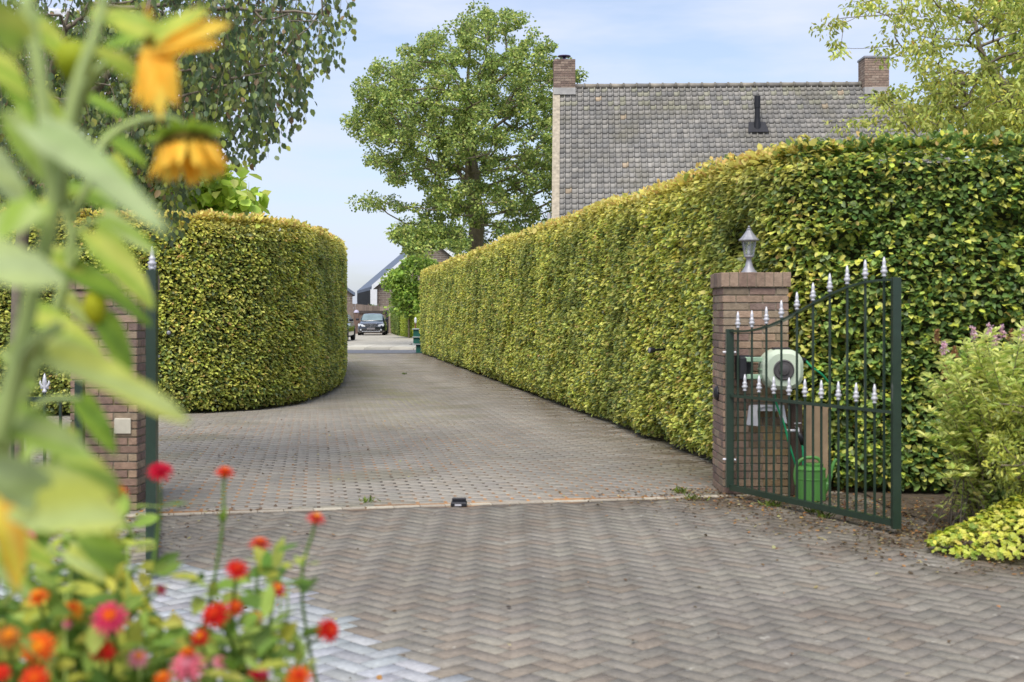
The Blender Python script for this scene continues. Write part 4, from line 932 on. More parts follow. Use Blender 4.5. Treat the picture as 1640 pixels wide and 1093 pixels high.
m = MB(); disc_body(m, hc, pr2, [.11, .10, .0, -.06, -.085, -.10], [.90, 1, 1, .97, .86, .78]); m.build('casing', M['mint'], e, False)
m = MB(); m.box((hc[0]-.176, hc[1]-.045, hc[2]-.004), (hc[0]+.176, hc[1]+.105, hc[2]+.004)); m.build('seam', M['mint2'], e)
m = MB(); m.lathe(hc, [(.082, .095), (.084, .108), (.074, .118), (.070, .112), (.045, .112), (.040, .125), (.012, .13)], 28, axis=(0, -1, 0)); m.build('hub', mk('hub_grey', rgb(84, 80, 80), .55, .1, 20), e)
m = MB(); m.box((hc[0]-.30, hc[1]-.01, hc[2]+.06), (hc[0]-.15, hc[1]+.03, hc[2]+.10), c_, .006); m.build('arm', M['mint2'], e); m = MB(); m.box((hc[0]-.30, hc[1]-.01, hc[2]-.08), (hc[0]-.15, hc[1]+.03, hc[2]-.04), c_, .006); m.build('arm', M['mint2'], e)
m = MB(); m.box((hc[0]-.335, hc[1]-.03, hc[2]-.085), (hc[0]-.285, hc[1]+.05, hc[2]+.10), c_, .01); m.box((hc[0]-.33, hc[1]+.05, hc[2]-.09), (hc[0]-.22, 10.595, hc[2]+.11), c_, .008); m.build('wall_bracket', M['black'], e)
m = MB(); m.box((hc[0]-.07, hc[1]-.03, hc[2]+.160), (hc[0]+.07, hc[1]+.06, hc[2]+.178), c_, .006); m.build('handle', M['black'], e)
m = MB(); m.lathe(hc+[.165, 0, .085], [(.02, 0), (.018, .03), (.012, .04)], 10, axis=(1, 0, -.4)); m.build('nozzle', M['black'], e)
hp = [hc+[.2, 0, .07], W3(1300, 588, 10.34), W3(1316, 600, 10.36), W3(1327, 613, 10.4)]
def smooth(pts, n=8):
    P = [np.array(p, float) for p in pts]; P = [2*P[0]-P[1]]+P+[2*P[-1]-P[-2]]; out_ = []
    for i in range(1, len(P)-2):
        for k in range(n):
            t = k/n; out_.append(.5*((2*P[i])+(-P[i-1]+P[i+1])*t+(2*P[i-1]-5*P[i]+4*P[i+1]-P[i+2])*t*t+(-P[i-1]+3*P[i]-3*P[i+1]+P[i+2])*t**3))
    out_.append(P[-2]); return out_
m = MB(); m.tube(smooth(hp), .0095, 8); m.build('hose_end', M['hose'], e, True)
m = MB(); m.tube(smooth([W3(1240, 625, 10.4), W3(1244, 648, 10.42), W3(1256, 680, 10.42), W3(1263, 708, 10.42), W3(1272, 738, 10.44), W3(1278, 760, 10.5)]), .009, 8); m.build('supply_hose', M['hose'], e, True)
c = W3(1226, 660, 10.52); e = empty('hose_hanger', c, 'grey metal arched hose hanger below the reel on the right brick pillar', 'bracket'); m = MB()
arc = [(math.cos(t)*.10, math.sin(t)*.07-.02) for t in np.linspace(math.pi, 0, 12)]
outer = [(-.165, -.09), (-.125, .065), (.125, .065), (.165, -.09)]
poly = [(-.165, -.09), (-.14, .06), (.14, .06), (.165, -.09), (.12, -.075)]+[(x, z) for x, z in arc[::-1]]+[(-.12, -.075)]
ol = [(-.165+.33*k/11*1.0, (-.09 if k in (0, 11) else .06)) for k in range(12)]
for k in range(11):
    x0_, z0_ = arc[k]; x1_, z1_ = arc[k+1]; xo0 = -.14+.28*k/11; xo1 = -.14+.28*(k+1)/11; m.prism([(c[0]+x0_, 10.46, c[2]+z0_), (c[0]+x1_, 10.46, c[2]+z1_), (c[0]+xo1, 10.46, c[2]+.06), (c[0]+xo0, 10.46, c[2]+.06)], (0, .022, 0))
for s in (-1, 1): m.prism([(c[0]+s*.10, 10.46, c[2]-.02), (c[0]+s*.14, 10.46, c[2]+.06), (c[0]+s*.165, 10.46, c[2]-.09), (c[0]+s*.12, 10.46, c[2]-.075)], (0, .022, 0))
m.box((c[0]-.09, 10.48, c[2]+.01), (c[0]+.09, 10.594, c[2]+.055)); m.build('plate', M['silver'], e)
m = MB(); m.prism([(c[0]-.17, 10.44, c[2]-.10), (c[0]-.075, 10.44, c[2]-.11), (c[0]-.085, 10.44, c[2]+.06), (c[0]-.15, 10.44, c[2]+.055)], (0, .016, 0)); m.build('side_flap', M['silver'], e)
# timber board and dark post behind the can
e = empty('timber_post', (2.50, 10.55, 0), 'upright pale timber boards with a dark post beside the right brick pillar', 'post')
x0 = rr(1288, 10.55); x1 = rr(1327, 10.55)
for i in range(3):
    a = x0+(x1-x0)*i/3; b = x0+(x1-x0)*(i+1)/3-.004; m = MB(); m.box((a, 10.55, 0), (b, 10.58, .75-.01*i), c_, .003); m.build('board', M['wood'], e)
m = MB(); m.box((rr(1266, 10.55), 10.52, 0), (rr(1284, 10.55), 10.62, .78), c_, .004); m.build('dark_post', mk('dark_wood', rgb(70, 56, 46), .85, .2, 10, .3), e)
c = W3(1277, 690, 10.45); e = empty('garden_tap', c, 'small silver tap with a black hose connector on the dark post beside the pillar', 'tap')
m = MB(); m.tube([c+[0, .07, .02], c+[0, -.02, .02], c+[.0, -.04, -.01]], .010, 8); m.tube([c+[0, -.0, .02], c+[0, -.0, .055]], .007, 8); m.bar(c+[-.025, 0, .058], c+[.03, 0, .062], .012, .008); m.tube([c+[-.02, -.01, .0], c+[-.09, -.01, .002]], .012, 8); m.build('tap_body', M['silver'], e, True)
m = MB(); m.tube([c+[.0, -.04, -.01], c+[.02, -.04, -.05], c+[.03, -.04, -.11]], [.016, .02, .015], 10); m.build('connector', M['black'], e, True)
m = MB(); m.tube(smooth([c+[.03, -.04, -.11], c+[.038, -.04, -.18], c+[.04, -.03, -.3], c+[.03, .0, -.55]]), .009, 8); m.build('hose', M['hose'], e, True)
# watering can
c = np.array([rr(1298, 10.28), 10.28, 0.0]); e = empty('watering_can', c, 'green plastic watering can standing at the foot of the dark post', 'watering can')
m = MB(); m.lathe(c, [(.114, 0), (.121, .006), (.120, .168), (.123, .170), (.123, .178), (.119, .180), (.118, .244), (.122, .246), (.122, .254), (.09, .272), (.05, .275)], 32); m.build('body', M['can'], e)
m = MB(); m.lathe(c+[.03, 0, 0], [(.07, .262), (.072, .292), (.062, .296)], 20); m.build('rim', M['can'], e)
m = MB(); m.tube(smooth([c+[-.115, -.0, .12], c+[-.125, 0, .2], c+[-.105, 0, .29], c+[-.05, 0, .335], c+[.04, 0, .34], c+[.075, 0, .315], c+[.082, 0, .27]]), .014, 10); m.build('handle', M['can'], e, True)
m = MB(); m.tube(smooth([c+[.10, 0, .06], c+[.135, 0, .13], c+[.16, 0, .2], c+[.185, 0, .29], c+[.21, 0, .33]]), [.03]*9+[.022]*8+[.015]*8+[.014]*8, 12); m.build('spout', M['can'], e, True)

# ------------------------------------------------------------------ planting on the right
SP = [rgb(228, 234, 140), rgb(210, 222, 124), rgb(240, 242, 150), rgb(182, 202, 106)]
e = empty('spiraea_shrub', (*W3(1590, 700, 8.7)[:2], 0), 'loose pale green spiraea with pink flower spikes in front of the right hedge', 'shrub')
st = MB(); LP = []; LD = []; c0 = W3(1600, 500, 8.9)[:2]
tops = [(1508, 548), (1492, 600), (1555, 545), (1575, 535), (1590, 530), (1612, 552), (1630, 545), (1640, 520), (1660, 540), (1515, 640), (1500, 680), (1530, 600), (1545, 660), (1570, 600), (1600, 620), (1625, 640), (1520, 720), (1560, 720), (1600, 700), (1640, 610), (1680, 560), (1700, 600), (1540, 580), (1585, 655), (1635, 690), (1660, 640), (1510, 580), (1620, 590), (1605, 565)]
allt = [(x, y) for x, y in tops]+[(x+RNG.normal(0, 16), y+RNG.uniform(-6, 60)) for x, y in tops for _ in range(3)]
for x, y in allt:
    Yt = 8.6+RNG.uniform(-.45, .45); tp = W3(x, y, Yt); b = np.array([c0[0]+RNG.normal(0, .18), c0[1]+RNG.normal(0, .15), 0]); pts = smooth([b, b*.45+tp*.55+[0, 0, .15], tp], 5); st.tube(pts, [.005*(1-.07*i) for i in range(len(pts))], 4, cap=False)
    for k in range(80):
        t = RNG.uniform(.03, 1)**.8; i = min(int(t*(len(pts)-1)), len(pts)-2); f = t*(len(pts)-1)-i; p = pts[i]*(1-f)+pts[i+1]*f; a = RNG.uniform(0, 6.28); LP.append(p); LD.append((math.cos(a), math.sin(a), RNG.uniform(.1, .9)))
st.build('stems', M['bark_pale'], e)
n = len(LP); leaves('foliage', LP, LD, np.tile([0, 0, 1.], (n, 1))+RNG.normal(0, .4, (n, 3)), RNG.uniform(.045, .085, n), pal(SP, n, None, .12), M['leaf'], e, .42)
for (x, y, pink) in [(1500, 530, 0), (1512, 548, 1), (1530, 556, 0), (1558, 525, 1), (1585, 520, 1), (1592, 535, 1), (1605, 522, 1), (1620, 528, 0), (1636, 525, 1), (1512, 585, 0), (1548, 605, 0), (1571, 595, 0), (1518, 625, 0), (1545, 615, 0)]:
    p = W3(x, y, 8.6); q = np.array([p+[RNG.normal(0, .006), RNG.normal(0, .006), -.07*t] for t in np.linspace(0, 1, 9)]); rad = np.linspace(.007, .024, 9)
    cols = [rgb(236, 198, 210), rgb(226, 180, 200), rgb(240, 216, 218)] if pink else [rgb(178, 134, 96), rgb(162, 120, 86)]
    clump_leaves(q, 16, rad, 1, .013, cols, None, e, name='flower_spike', mat=M['petal'])
# second shrub, lower right, airy yellowish
e2 = bush('broom_shrub', 'airy yellow-green shrub low at the right edge below the spiraea', [(1600, 640), (1660, 600), (1720, 640), (1720, 800), (1620, 800), (1590, 740)], 8.3, 60, 70, .11, .045, [rgb(200, 204, 96), rgb(176, 186, 84), rgb(150, 160, 90)], .35, wid=.4)
bush('currant_shrub', 'small dark green leafy plant at the foot of the right hedge', [(1580, 760), (1640, 745), (1700, 760), (1700, 815), (1600, 812)], 8.9, 26, 40, .1, .07, [rgb(112, 136, 80), rgb(140, 160, 94)], .3)
# cranesbill mound
e = empty('cranesbill_mound', (3.5, 7.9, 0), 'low mound of bright lime-yellow lobed leaves spilling over the paving at the lower right', 'plant')
n = 8200; u = RNG.uniform(0, 1, n); X = 2.62+RNG.uniform(0, 1, n)**.8*3.0; Yc = np.interp(X, [2.5, 3.0, 3.5, 5.6], [8.05, 7.95, 7.8, 7.3]); hw = np.interp(X, [2.6, 2.8, 3.1, 3.6, 5.6], [.06, .22, .42, .6, .8]); off = RNG.uniform(-1, 1, n)
hh = np.interp(X, [2.6, 2.85, 3.3, 3.8, 5.6], [.07, .26, .46, .58, .60])*(.82+.3*vnoise(np.stack([X, off], 1), 1.6, 70))
Z = hh*np.sqrt(np.clip(1-off**2, 0, 1))*RNG.uniform(.55, 1.0, n)**.5; P = np.stack([X, Yc+off*hw, Z+.01], 1)
No = nrm(np.stack([RNG.normal(0, .35, n), off*.9+RNG.normal(0, .3, n), np.full(n, .9)], 1)); a = RNG.uniform(0, 6.28, n)
LPs = []; LDs = []; LN = []; LC = []; Cb = pal([rgb(214, 216, 92), rgb(192, 202, 80), rgb(226, 224, 116), rgb(150, 170, 72)], n, [3, 3, 2, 1.8], .12)
for k in range(5):                       # five lobes per leaf
    ang = a+(k-2)*.62; T1 = nrm(np.cross(No, np.array([1., .1, 0]))); T2 = np.cross(No, T1); D = T1*np.cos(ang)[:, None]+T2*np.sin(ang)[:, None]-No*.15
    LPs.append(P); LDs.append(D); LN.append(No); LC.append(Cb)
o = leaves('foliage', np.concatenate(LPs), np.concatenate(LDs), np.concatenate(LN), np.tile(RNG.uniform(.020, .038, n), 5), np.concatenate(LC), M['leaf'], e, .8)
m = MB(); 
for i in range(60): q = P[i]; m.tube([(q[0], q[1], 0), (q[0]+.01, q[1], q[2])], .002, 4)
tag(m.build('stems', M['bark_pale'], e), kind='stuff')
# low soil border under the hedge and bed on the right
m = MB(); m.add([(x, y, .006) for x, y in bed], [tuple(range(len(bed)))]); srt(m.build('planting_bed', M['soil']))
m = MB(); m.add([(-3.2, .6, .008), (.6, .6, .008), (.4, 3.3, .008), (-3.2, 3.3, .008)], [(0, 1, 2, 3)]); srt(m.build('flower_border', M['soil']))
# grass tufts by the gate
q = np.array([W3(*p, 1)*0 for p in []]) if False else None
LP = []; LD = []
for (px, py) in ((1110, 800), (1225, 810), (1305, 822), (1318, 830), (590, 805), (1500, 860), (1240, 812), (1090, 790), (648, 600)):
    g0 = G(px, py)
    for k in range(26): a = RNG.uniform(0, 6.28); LP.append(g0+[RNG.normal(0, .03), RNG.normal(0, .03), 0]); LD.append((math.cos(a)*.7, math.sin(a)*.7, RNG.uniform(.4, 1)))
n = len(LP); o = leaves('grass_tufts', LP, LD, RNG.normal(0, 1, (n, 3)), RNG.uniform(.03, .08, n), pal([rgb(128, 146, 60), rgb(104, 124, 52)], n), M['leaf'], None, .18); tag(o, 'tiny tufts of grass growing from joints beside the right gate', 'grass', kind='stuff')

# ------------------------------------------------------------------ foreground: sunflowers
def bigleaf(m, p0, p1, width, up=(0, -.6, .8), sag=.12, cup=.15, col=(.3, .4, .1), nu=12, nv=7, heart=.35, wave=.04, col2=None):
    p0 = np.array(p0, float); p1 = np.array(p1, float); d = p1-p0; L_ = np.linalg.norm(d); d = d/L_; s = np.cross(d, up); s /= np.linalg.norm(s); n_ = np.cross(s, d)
    V = []; C = []; ph = RNG.uniform(0, 6.28)
    for i in range(nu+1):
        t = i/nu; w = width*.5*(math.sin(math.pi*min(1, t**.62*.97+.03))**.85+.0) if t > 0 else width*.02
        w = width*.5*max(.01, (1-t)**.75*(t+.04)**heart*1.55)
        for j in range(nv+1):
            v = j/nv*2-1; back = -.10*L_*(abs(v)**1.5)*(1-t)**3
            edge = 1+(.06*math.sin(i*2.4+ph) if abs(v) > .9 else 0)
            z = -sag*L_*(t**2)+cup*w*abs(v)**1.4*1.2+wave*L_*math.sin(t*9+ph+v*2)*abs(v)*.5
            V.append(p0+d*(t*L_+back)+s*(v*w*edge)+n_*z)
            cc_ = np.array(col); 
            if col2 is not None: f = np.clip(.5+.5*math.sin(t*5+v*3+ph)*.9, 0, 1); cc_ = cc_*(1-f)+np.array(col2)*f
            cc_ = cc_*(1.12 if abs(v) < .12 else 1); C.append(tuple(cc_))
    F = [(i*(nv+1)+j, i*(nv+1)+j+1, (i+1)*(nv+1)+j+1, (i+1)*(nv+1)+j) for i in range(nu) for j in range(nv)]
    b = len(m.v); m.v.extend([tuple(v) for v in V]); m.f.extend([tuple(b+k for k in f) for f in F]); m.c.extend(C)
M['stem'] = mk('stem', attr=True, rough=.55, var=.1, scale=40, transl=.15)
PALE = rgb(176, 192, 136); PG = rgb(182, 198, 124); MG = rgb(150, 180, 60); DG = rgb(112, 146, 50); YG = rgb(200, 206, 88); YL = rgb(222, 204, 60); SG = rgb(170, 188, 112)
def stem(e, pts, r0, r1, col=SG, name='stem'):
    P = smooth(pts, 6); m = MB(); m.tube(P, list(np.linspace(r0, r1, len(P))), 10, col); return m.build(name, M['stem'], e, True)
def sleaf(e, a, b, w, Ya, Yb, col, col2=None, up=(0, -.75, .55), sag=.12, pet=None, **k):
    m = MB(); p0 = W3(*a, Ya); p1 = W3(*b, Yb); bigleaf(m, p0, p1, w*(Ya+Yb)/2/FPX, up, sag, col=col, col2=col2, **k); o = m.build('leaf', M['leaf_big'], e, True)
    if pet is not None: stem(o, [W3(*pet[0], pet[2])]+([W3(*pet[1], (pet[2]+Ya)/2)] if pet[1] else [])+[p0], .0035, .003, SG, 'petiole')
    return o
sf = empty('sunflower', (*W3(35, 500, 1.12)[:2], 0), 'nearest tall sunflower with pale thick stem and big drooping leaves at the left edge', 'sunflower')
b0 = W3(30, 500, 1.12); stem(sf, [(b0[0]-.10, 1.12, 0), W3(-70, 1000, 1.12), W3(-30, 820, 1.12), W3(-4, 700, 1.12), W3(22, 600, 1.12), W3(50, 480, 1.12), W3(85, 330, 1.12), W3(75, 220, 1.12), W3(62, 110, 1.12), W3(40, -10, 1.12)], .0095, .006)
stem(sf, [W3(82, 330, 1.12), W3(120, 150, 1.13), W3(150, 60, 1.14), W3(175, -30, 1.15)], .006, .004, name='side_stem')
stem(sf, [W3(-4, 720, 1.12), W3(36, 590, 1.1), W3(62, 545, 1.05), W3(100, 520, 1.05)], .007, .005, name='side_stem')
sleaf(sf, (-60, 405), (104, 450), 104, 1.05, 1.0, PALE, PG, pet=((60, 450), None, 1.1), sag=.05, heart=.3)
sleaf(sf, (62, 205), (262, 345), 82, 1.1, 1.0, PALE, rgb(160, 182, 118), up=(.2, -.8, .5), sag=.10)
sleaf(sf, (35, 70), (-40, -10), 90, 1.0, .95, MG, YG, up=(.3, -.9, .3))
sleaf(sf, (-10, 655), (150, 735), 80, 1.15, 1.1, PG, MG, up=(.1, -.8, .5), sag=.05)
sleaf(sf, (50, 790), (200, 838), 118, 1.12, 1.08, PG, YG, up=(.1, -.9, .35), sag=.03, heart=.22)
sleaf(sf, (60, 790), (-40, 730), 90, 1.1, 1.05, PG, PALE, up=(0, -.9, .3))
sleaf(sf, (105, 735), (190, 768), 70, 1.25, 1.2, DG, YG, up=(0, -.5, .9), sag=.3)
sleaf(sf, (12, 800), (28, 945), 60, 1.2, 1.15, YL, rgb(226, 166, 40), up=(.3, -1, 0), sag=.05)
sleaf(sf, (75, 560), (300, 655), 80, 1.15, 1.1, PG, YG, up=(.1, -.7, .7), sag=.12, pet=((50, 600), (55, 560), 1.12))
sleaf(sf, (60, 330), (-20, 380), 90, 1.1, 1.05, MG, PG)
# second sunflower, a little farther: the two flower heads
s2 = empty('sunflower', (*W3(95, 500, 1.55)[:2], 0), 'branching sunflower with orange flower heads and one round bud behind the nearest one', 'sunflower')
b0 = W3(75, 500, 1.5); stem(s2, [(b0[0]-.12, 1.5, 0), W3(-60, 1000, 1.5), W3(-20, 820, 1.5), W3(22, 680, 1.5), W3(90, 500, 1.5), W3(115, 400, 1.5), W3(105, 330, 1.5), W3(90, 250, 1.5)], .008, .005)
stem(s2, [W3(112, 350, 1.5), W3(140, 300, 1.5), W3(165, 230, 1.52), W3(215, 196, 1.55), W3(262, 190, 1.6), W3(290, 198, 1.62), W3(292, 222, 1.63)], .0055, .004, name='branch')
stem(s2, [W3(95, 255, 1.48), W3(140, 140, 1.42), W3(185, 95, 1.38), W3(228, 78, 1.35)], .0065, .006, name='branch')
stem(s2, [W3(112, 380, 1.5), W3(150, 356, 1.5), W3(185, 348, 1.5)], .0045, .003, name='branch')
stem(s2, [W3(100, 330, 1.5), W3(108, 200, 1.4), W3(118, 120, 1.3)], .005, .005, name='branch')
sleaf(s2, (150, 372), (245, 485), 66, 1.45, 1.4, MG, YG, up=(.2, -.8, .4), sag=.1)
sleaf(s2, (105, 425), (250, 500), 58, 1.5, 1.5, DG, MG, up=(.1, -.6, .8), sag=.2)
sleaf(s2, (165, 345), (250, 400), 40, 1.5, 1.45, MG, PG)
sleaf(s2, (128, 150), (205, 185), 44, 1.6, 1.6, MG, DG, up=(0, -.5, .9))
sleaf(s2, (170, 215), (240, 262), 46, 1.6, 1.6, DG, MG, up=(0, -.5, .9))
sleaf(s2, (165, 508), (212, 600), 52, 1.5, 1.5, DG, MG, up=(.4, -.8, .2), sag=.05)
sleaf(s2, (55, 500), (160, 560), 56, 1.4, 1.35, YG, MG, up=(0, -.8, .5))
sleaf(s2, (130, 640), (188, 728), 46, 1.5, 1.5, DG, MG, up=(.4, -.8, .2), sag=.1, pet=((40, 665), (80, 640), 1.5))
sleaf(s2, (140, 880), (258, 995), 44, 2.15, 2.1, YL, YG, up=(.1, -.8, .6), sag=.15)
sleaf(s2, (190, 905), (120, 850), 60, 1.3, 1.3, MG, DG)
sleaf(s2, (215, 120), (130, 60), 60, 1.3, 1.25, MG, YG)
sleaf(s2, (235, 55), (180, 10), 60, 1.25, 1.25, YG, MG)
sleaf(s2, (250, 60), (330, 6), 50, 1.3, 1.3, YG, MG)
for (a_, b_2, w_, Y_, c1_2, c2_2) in (((60, 40), (110, 95), 50, 1.3, MG, YG), ((20, 180), (70, 290), 60, 1.2, MG, PG), ((-20, 250), (45, 330), 60, 1.2, PG, PALE), ((150, 20), (235, 50), 44, 1.4, MG, YG), ((175, 75), (250, 40), 44, 1.35, DG, MG), ((60, 330), (130, 300), 40, 1.5, YG, MG),
        ((30, 20), (95, 60), 44, 1.4, PG, MG), ((5, 120), (60, 190), 46, 1.3, DG, MG), ((90, 190), (50, 260), 40, 1.4, MG, PG), ((20, 300), (75, 370), 50, 1.4, DG, MG), ((130, 240), (175, 285), 30, 1.6, PG, MG), ((125, 395), (70, 450), 44, 1.5, MG, PG), ((10, 560), (60, 625), 40, 1.4, PG, MG), ((100, 470), (145, 520), 34, 1.6, PG, YG),
        ((70, 690), (20, 760), 50, 1.3, MG, PG), ((60, 140), (110, 200), 34, 1.5, MG, YG), ((-10, 880), (50, 960), 54, 1.5, PG, MG), ((110, 880), (170, 930), 44, 1.8, PG, YG), ((180, 20), (215, 70), 30, 1.6, DG, MG),
        ((110, 300), (190, 330), 40, 1.6, MG, DG), ((180, 250), (215, 300), 30, 1.7, MG, YG), ((85, 405), (150, 440), 44, 1.5, YG, MG), ((10, 860), (90, 905), 50, 1.6, MG, YG), ((200, 430), (245, 470), 30, 1.6, DG, MG), ((-20, 90), (50, 150), 60, 1.2, YG, MG), ((120, 690), (70, 770), 44, 1.5, DG, YG)):
    sleaf(s2, a_, b_2, w_, Y_, Y_, c1_2, c2_2, up=(RNG.normal(0, .2), -.7, .6), sag=.15)
SO = rgb(255, 216, 88); SO2 = rgb(255, 198, 66)
def shead(e, c, axis, r_d, pl_, pw, n, label=None, lean=.35, skip=None, cols=(SO, SO2)):
    c = np.array(c); ax = nrm(np.array(axis, float)[None])[0]; a = nrm(np.cross(ax, [0.13, .2, 1.])[None])[0]; b = np.cross(ax, a)
    m = MB(); m.lathe(c, [(r_d*.2, -.35*r_d), (r_d*.8, -.25*r_d), (r_d, 0), (r_d*.9, .18*r_d), (r_d*.4, .25*r_d)], 22, rgb(110, 96, 30), axis=tuple(ax)); h = m.build('flower_head', M['petal'], e, True)
    if label: h['label'] = label
    m = MB()
    for k in range(n):
        t = 2*math.pi*k/n+RNG.normal(0, .08)
        if skip and skip(t): continue
        rd = a*math.cos(t)+b*math.sin(t); d = rd*(1-lean)+ax*lean+RNG.normal(0, .07, 3); p0 = c+rd*r_d*.85; bigleaf(m, p0, p0+nrm(d[None])[0]*pl_*RNG.uniform(.85, 1.1), pw, up=tuple(ax+RNG.normal(0, .1, 3)), sag=.1, col=cols[k % 2], nu=5, nv=2, heart=.5, wave=.02)
    if n: m.build('petals', M['petal'], h, True)
    m = MB()
    for k in range(18):
        t = 2*math.pi*k/18; rd = a*math.cos(t)+b*math.sin(t); p0 = c+rd*r_d*.6-ax*r_d*.2; d = rd*.9-ax*.35+RNG.normal(0, .12, 3); bigleaf(m, p0, p0+d*r_d*.85, r_d*.5, up=tuple(-ax), col=MG, nu=4, nv=2, heart=.4)
    m.build('sepals', M['leaf_big'], h, True)
    return h
shead(s2, W3(298, 232, 1.64), (.16, -.10, -1), .040, .046, .020, 30, 'drooping orange flower head seen from the side', lean=.75)
hh_ = shead(s2, W3(246, 66, 1.36), (-.8, .1, -.35), .019, .03, .014, 0, 'blurred orange flower head turned away, with a few long loose petals', lean=.15)
m = MB()
for a_, b_2, w_ in (((236, 70), (368, 34), 52), ((240, 78), (352, 66), 40), ((238, 62), (330, 18), 40), ((250, 78), (256, 192), 50), ((246, 80), (232, 176), 40), ((258, 76), (282, 170), 40), ((240, 66), (236, 8), 26), ((240, 80), (214, 168), 26)):
    bigleaf(m, W3(*a_, 1.35), W3(*b_2, 1.33), w_*1.34/FPX, up=(.1, -.9, .3), sag=.06, col=SO if w_ > 40 else SO2, nu=7, nv=4, heart=.3, wave=.03)
m.build('petals', M['petal'], hh_, True)
m = MB(); c = W3(120, 95, 1.3); m.lathe(c, [(.004, -.022), (.014, -.018), (.020, -.004), (.019, .008), (.012, .016), (.004, .018)], 18, rgb(178, 190, 50), axis=(.1, -.6, .8)); o = m.build('bud', M['petal'], s2, True)
m = MB(); c = W3(152, 492, 1.5); m.lathe(c, [(.003, -.022), (.011, -.015), (.014, 0), (.010, .014), (.003, .022)], 16, rgb(206, 206, 50), axis=(.1, -.2, -1)); o = m.build('bud', M['petal'], s2, True)

# ------------------------------------------------------------------ foreground: zinnias
RED = rgb(214, 40, 34); CRI = rgb(196, 24, 56); ORG = rgb(238, 112, 34); RO = rgb(226, 70, 32); PNK = rgb(226, 96, 130); LPK = rgb(238, 156, 170); YO = rgb(244, 160, 40); DOR = rgb(200, 72, 30)
ZG = [rgb(126, 156, 60), rgb(104, 136, 52), rgb(156, 178, 84)]
Z = [ # px, py, radius px, Y, outer, inner, tilt(axis), label
 (257, 755, 24, 2.2, CRI, CRI, (.2, -.5, .7), 'crimson double zinnia in front of the foot of the left gate post'),
 (360, 757, 19, 2.2, RO, ORG, (.15, -.15, 1), 'orange-red zinnia seen side-on, high on a long stalk over the drive'),
 (192, 788, 17, 2.1, RED, YO, (.5, -.4, .6), 'red zinnia with orange centre before the left brick pillar'),
 (506, 831, 19, 2.2, rgb(224, 84, 74), YO, (.25, -.2, 1), 'salmon and orange zinnia leaning right, on a long bare stalk over dark paving'),
 (416, 872, 22, 2.2, rgb(214, 92, 70), ORG, (.1, -.15, 1), 'orange-topped zinnia seen side-on above the red double one'),
 (380, 912, 22, 2.1, RED, RO, (.2, -.6, .6), 'bright red double zinnia where grey and brown paving meet'),
 (444, 944, 17, 2.1, CRI, YO, (.3, -.5, .7), 'small crimson zinnia with yellow-orange eye at the sawtooth edge of grey paving'),
 (345, 985, 27, 2.0, RED, RO, (-.1, -.7, .6), 'large red zinnia in the middle of the flower cluster over the grey paving'),
 (377, 973, 17, 2.05, DOR, ORG, (.3, -.6, .6), 'burnt orange zinnia touching the right of the large red one'),
 (410, 988, 13, 2.1, ORG, YO, (.4, -.4, .6), 'small orange zinnia just right of the burnt orange one'),
 (526, 1010, 23, 2.1, RED, RO, (.5, -.6, .4), 'red zinnia standing farthest right over the grey and brown paving'),
 (320, 1021, 18, 2.0, RED, YO, (.0, -.7, .6), 'orange and red zinnia just below the large red one'),
 (176, 990, 34, 1.8, rgb(222, 70, 110), ORG, (.15, -.7, .6), 'large hot pink zinnia with orange middle left of the grey paving'),
 (62, 1037, 31, 1.75, ORG, YO, (.1, -.8, .5), 'large orange zinnia near the lower left corner'),
 (116, 977, 22, 1.85, YO, ORG, (.2, -.5, .8), 'yellow-orange zinnia left of the large hot pink one'),
 (60, 957, 22, 1.85, ORG, YO, (-.1, -.4, .9), 'orange zinnia above the large orange one at the left edge'),
 (165, 1042, 24, 1.8, RED, RO, (.2, -.6, .6), 'red zinnia directly below the large hot pink one'),
 (221, 1055, 20, 1.85, LPK, YO, (.3, -.5, .7), 'pale pink zinnia with orange eye between the red and the big rose pink one'),
 (300, 1068, 33, 1.8, rgb(232, 124, 142), LPK, (0, -.6, .7), 'large rose pink zinnia at the bottom edge'),
 (300, 1044, 14, 1.8, ORG, YO, (0, -.3, 1), 'small orange zinnia sitting just above the large rose pink one'),
 (416, 1078, 21, 1.95, CRI, PNK, (.4, -.5, .6), 'crimson-pink zinnia at the bottom edge right of the rose pink one'),
 (479, 1086, 26, 1.9, ORG, RO, (.1, -.6, .7), 'orange zinnia cut by the bottom edge, farthest right of those there'),
 (260, 1086, 17, 1.85, ORG, YO, (0, -.5, .8), 'orange zinnia at the bottom edge left of the rose pink one'),
 (46, 860, 17, 1.9, rgb(206, 56, 80), PNK, (.6, -.2, .7), 'rose-red zinnia tilted right beneath the yellow sunflower leaf'),
 (14, 1020, 24, 1.75, rgb(196, 122, 50), YO, (.2, -.6, .6), 'faded brown-orange zinnia at the left edge'),
 (56, 1088, 27, 1.7, RO, ORG, (.1, -.7, .5), 'red-orange zinnia in the lower left corner'),
 (352, 1061, 15, 1.95, LPK, RED, (.3, -.5, .7), 'small pink zinnia right of the large rose pink one'),
 (2, 1078, 18, 1.7, RED, RO, (.2, -.6, .5), 'small red zinnia in the very corner at the lower left'),
 (108, 1000, 10, 1.85, LPK, PNK, (.2, -.5, .7), 'tiny pale pink zinnia below the yellow-orange one'),
 (258, 945, 13, 2.0, rgb(206, 80, 96), PNK, (.7, -.2, .5), 'half-open dusty pink zinnia above the pale grey paving'),
]
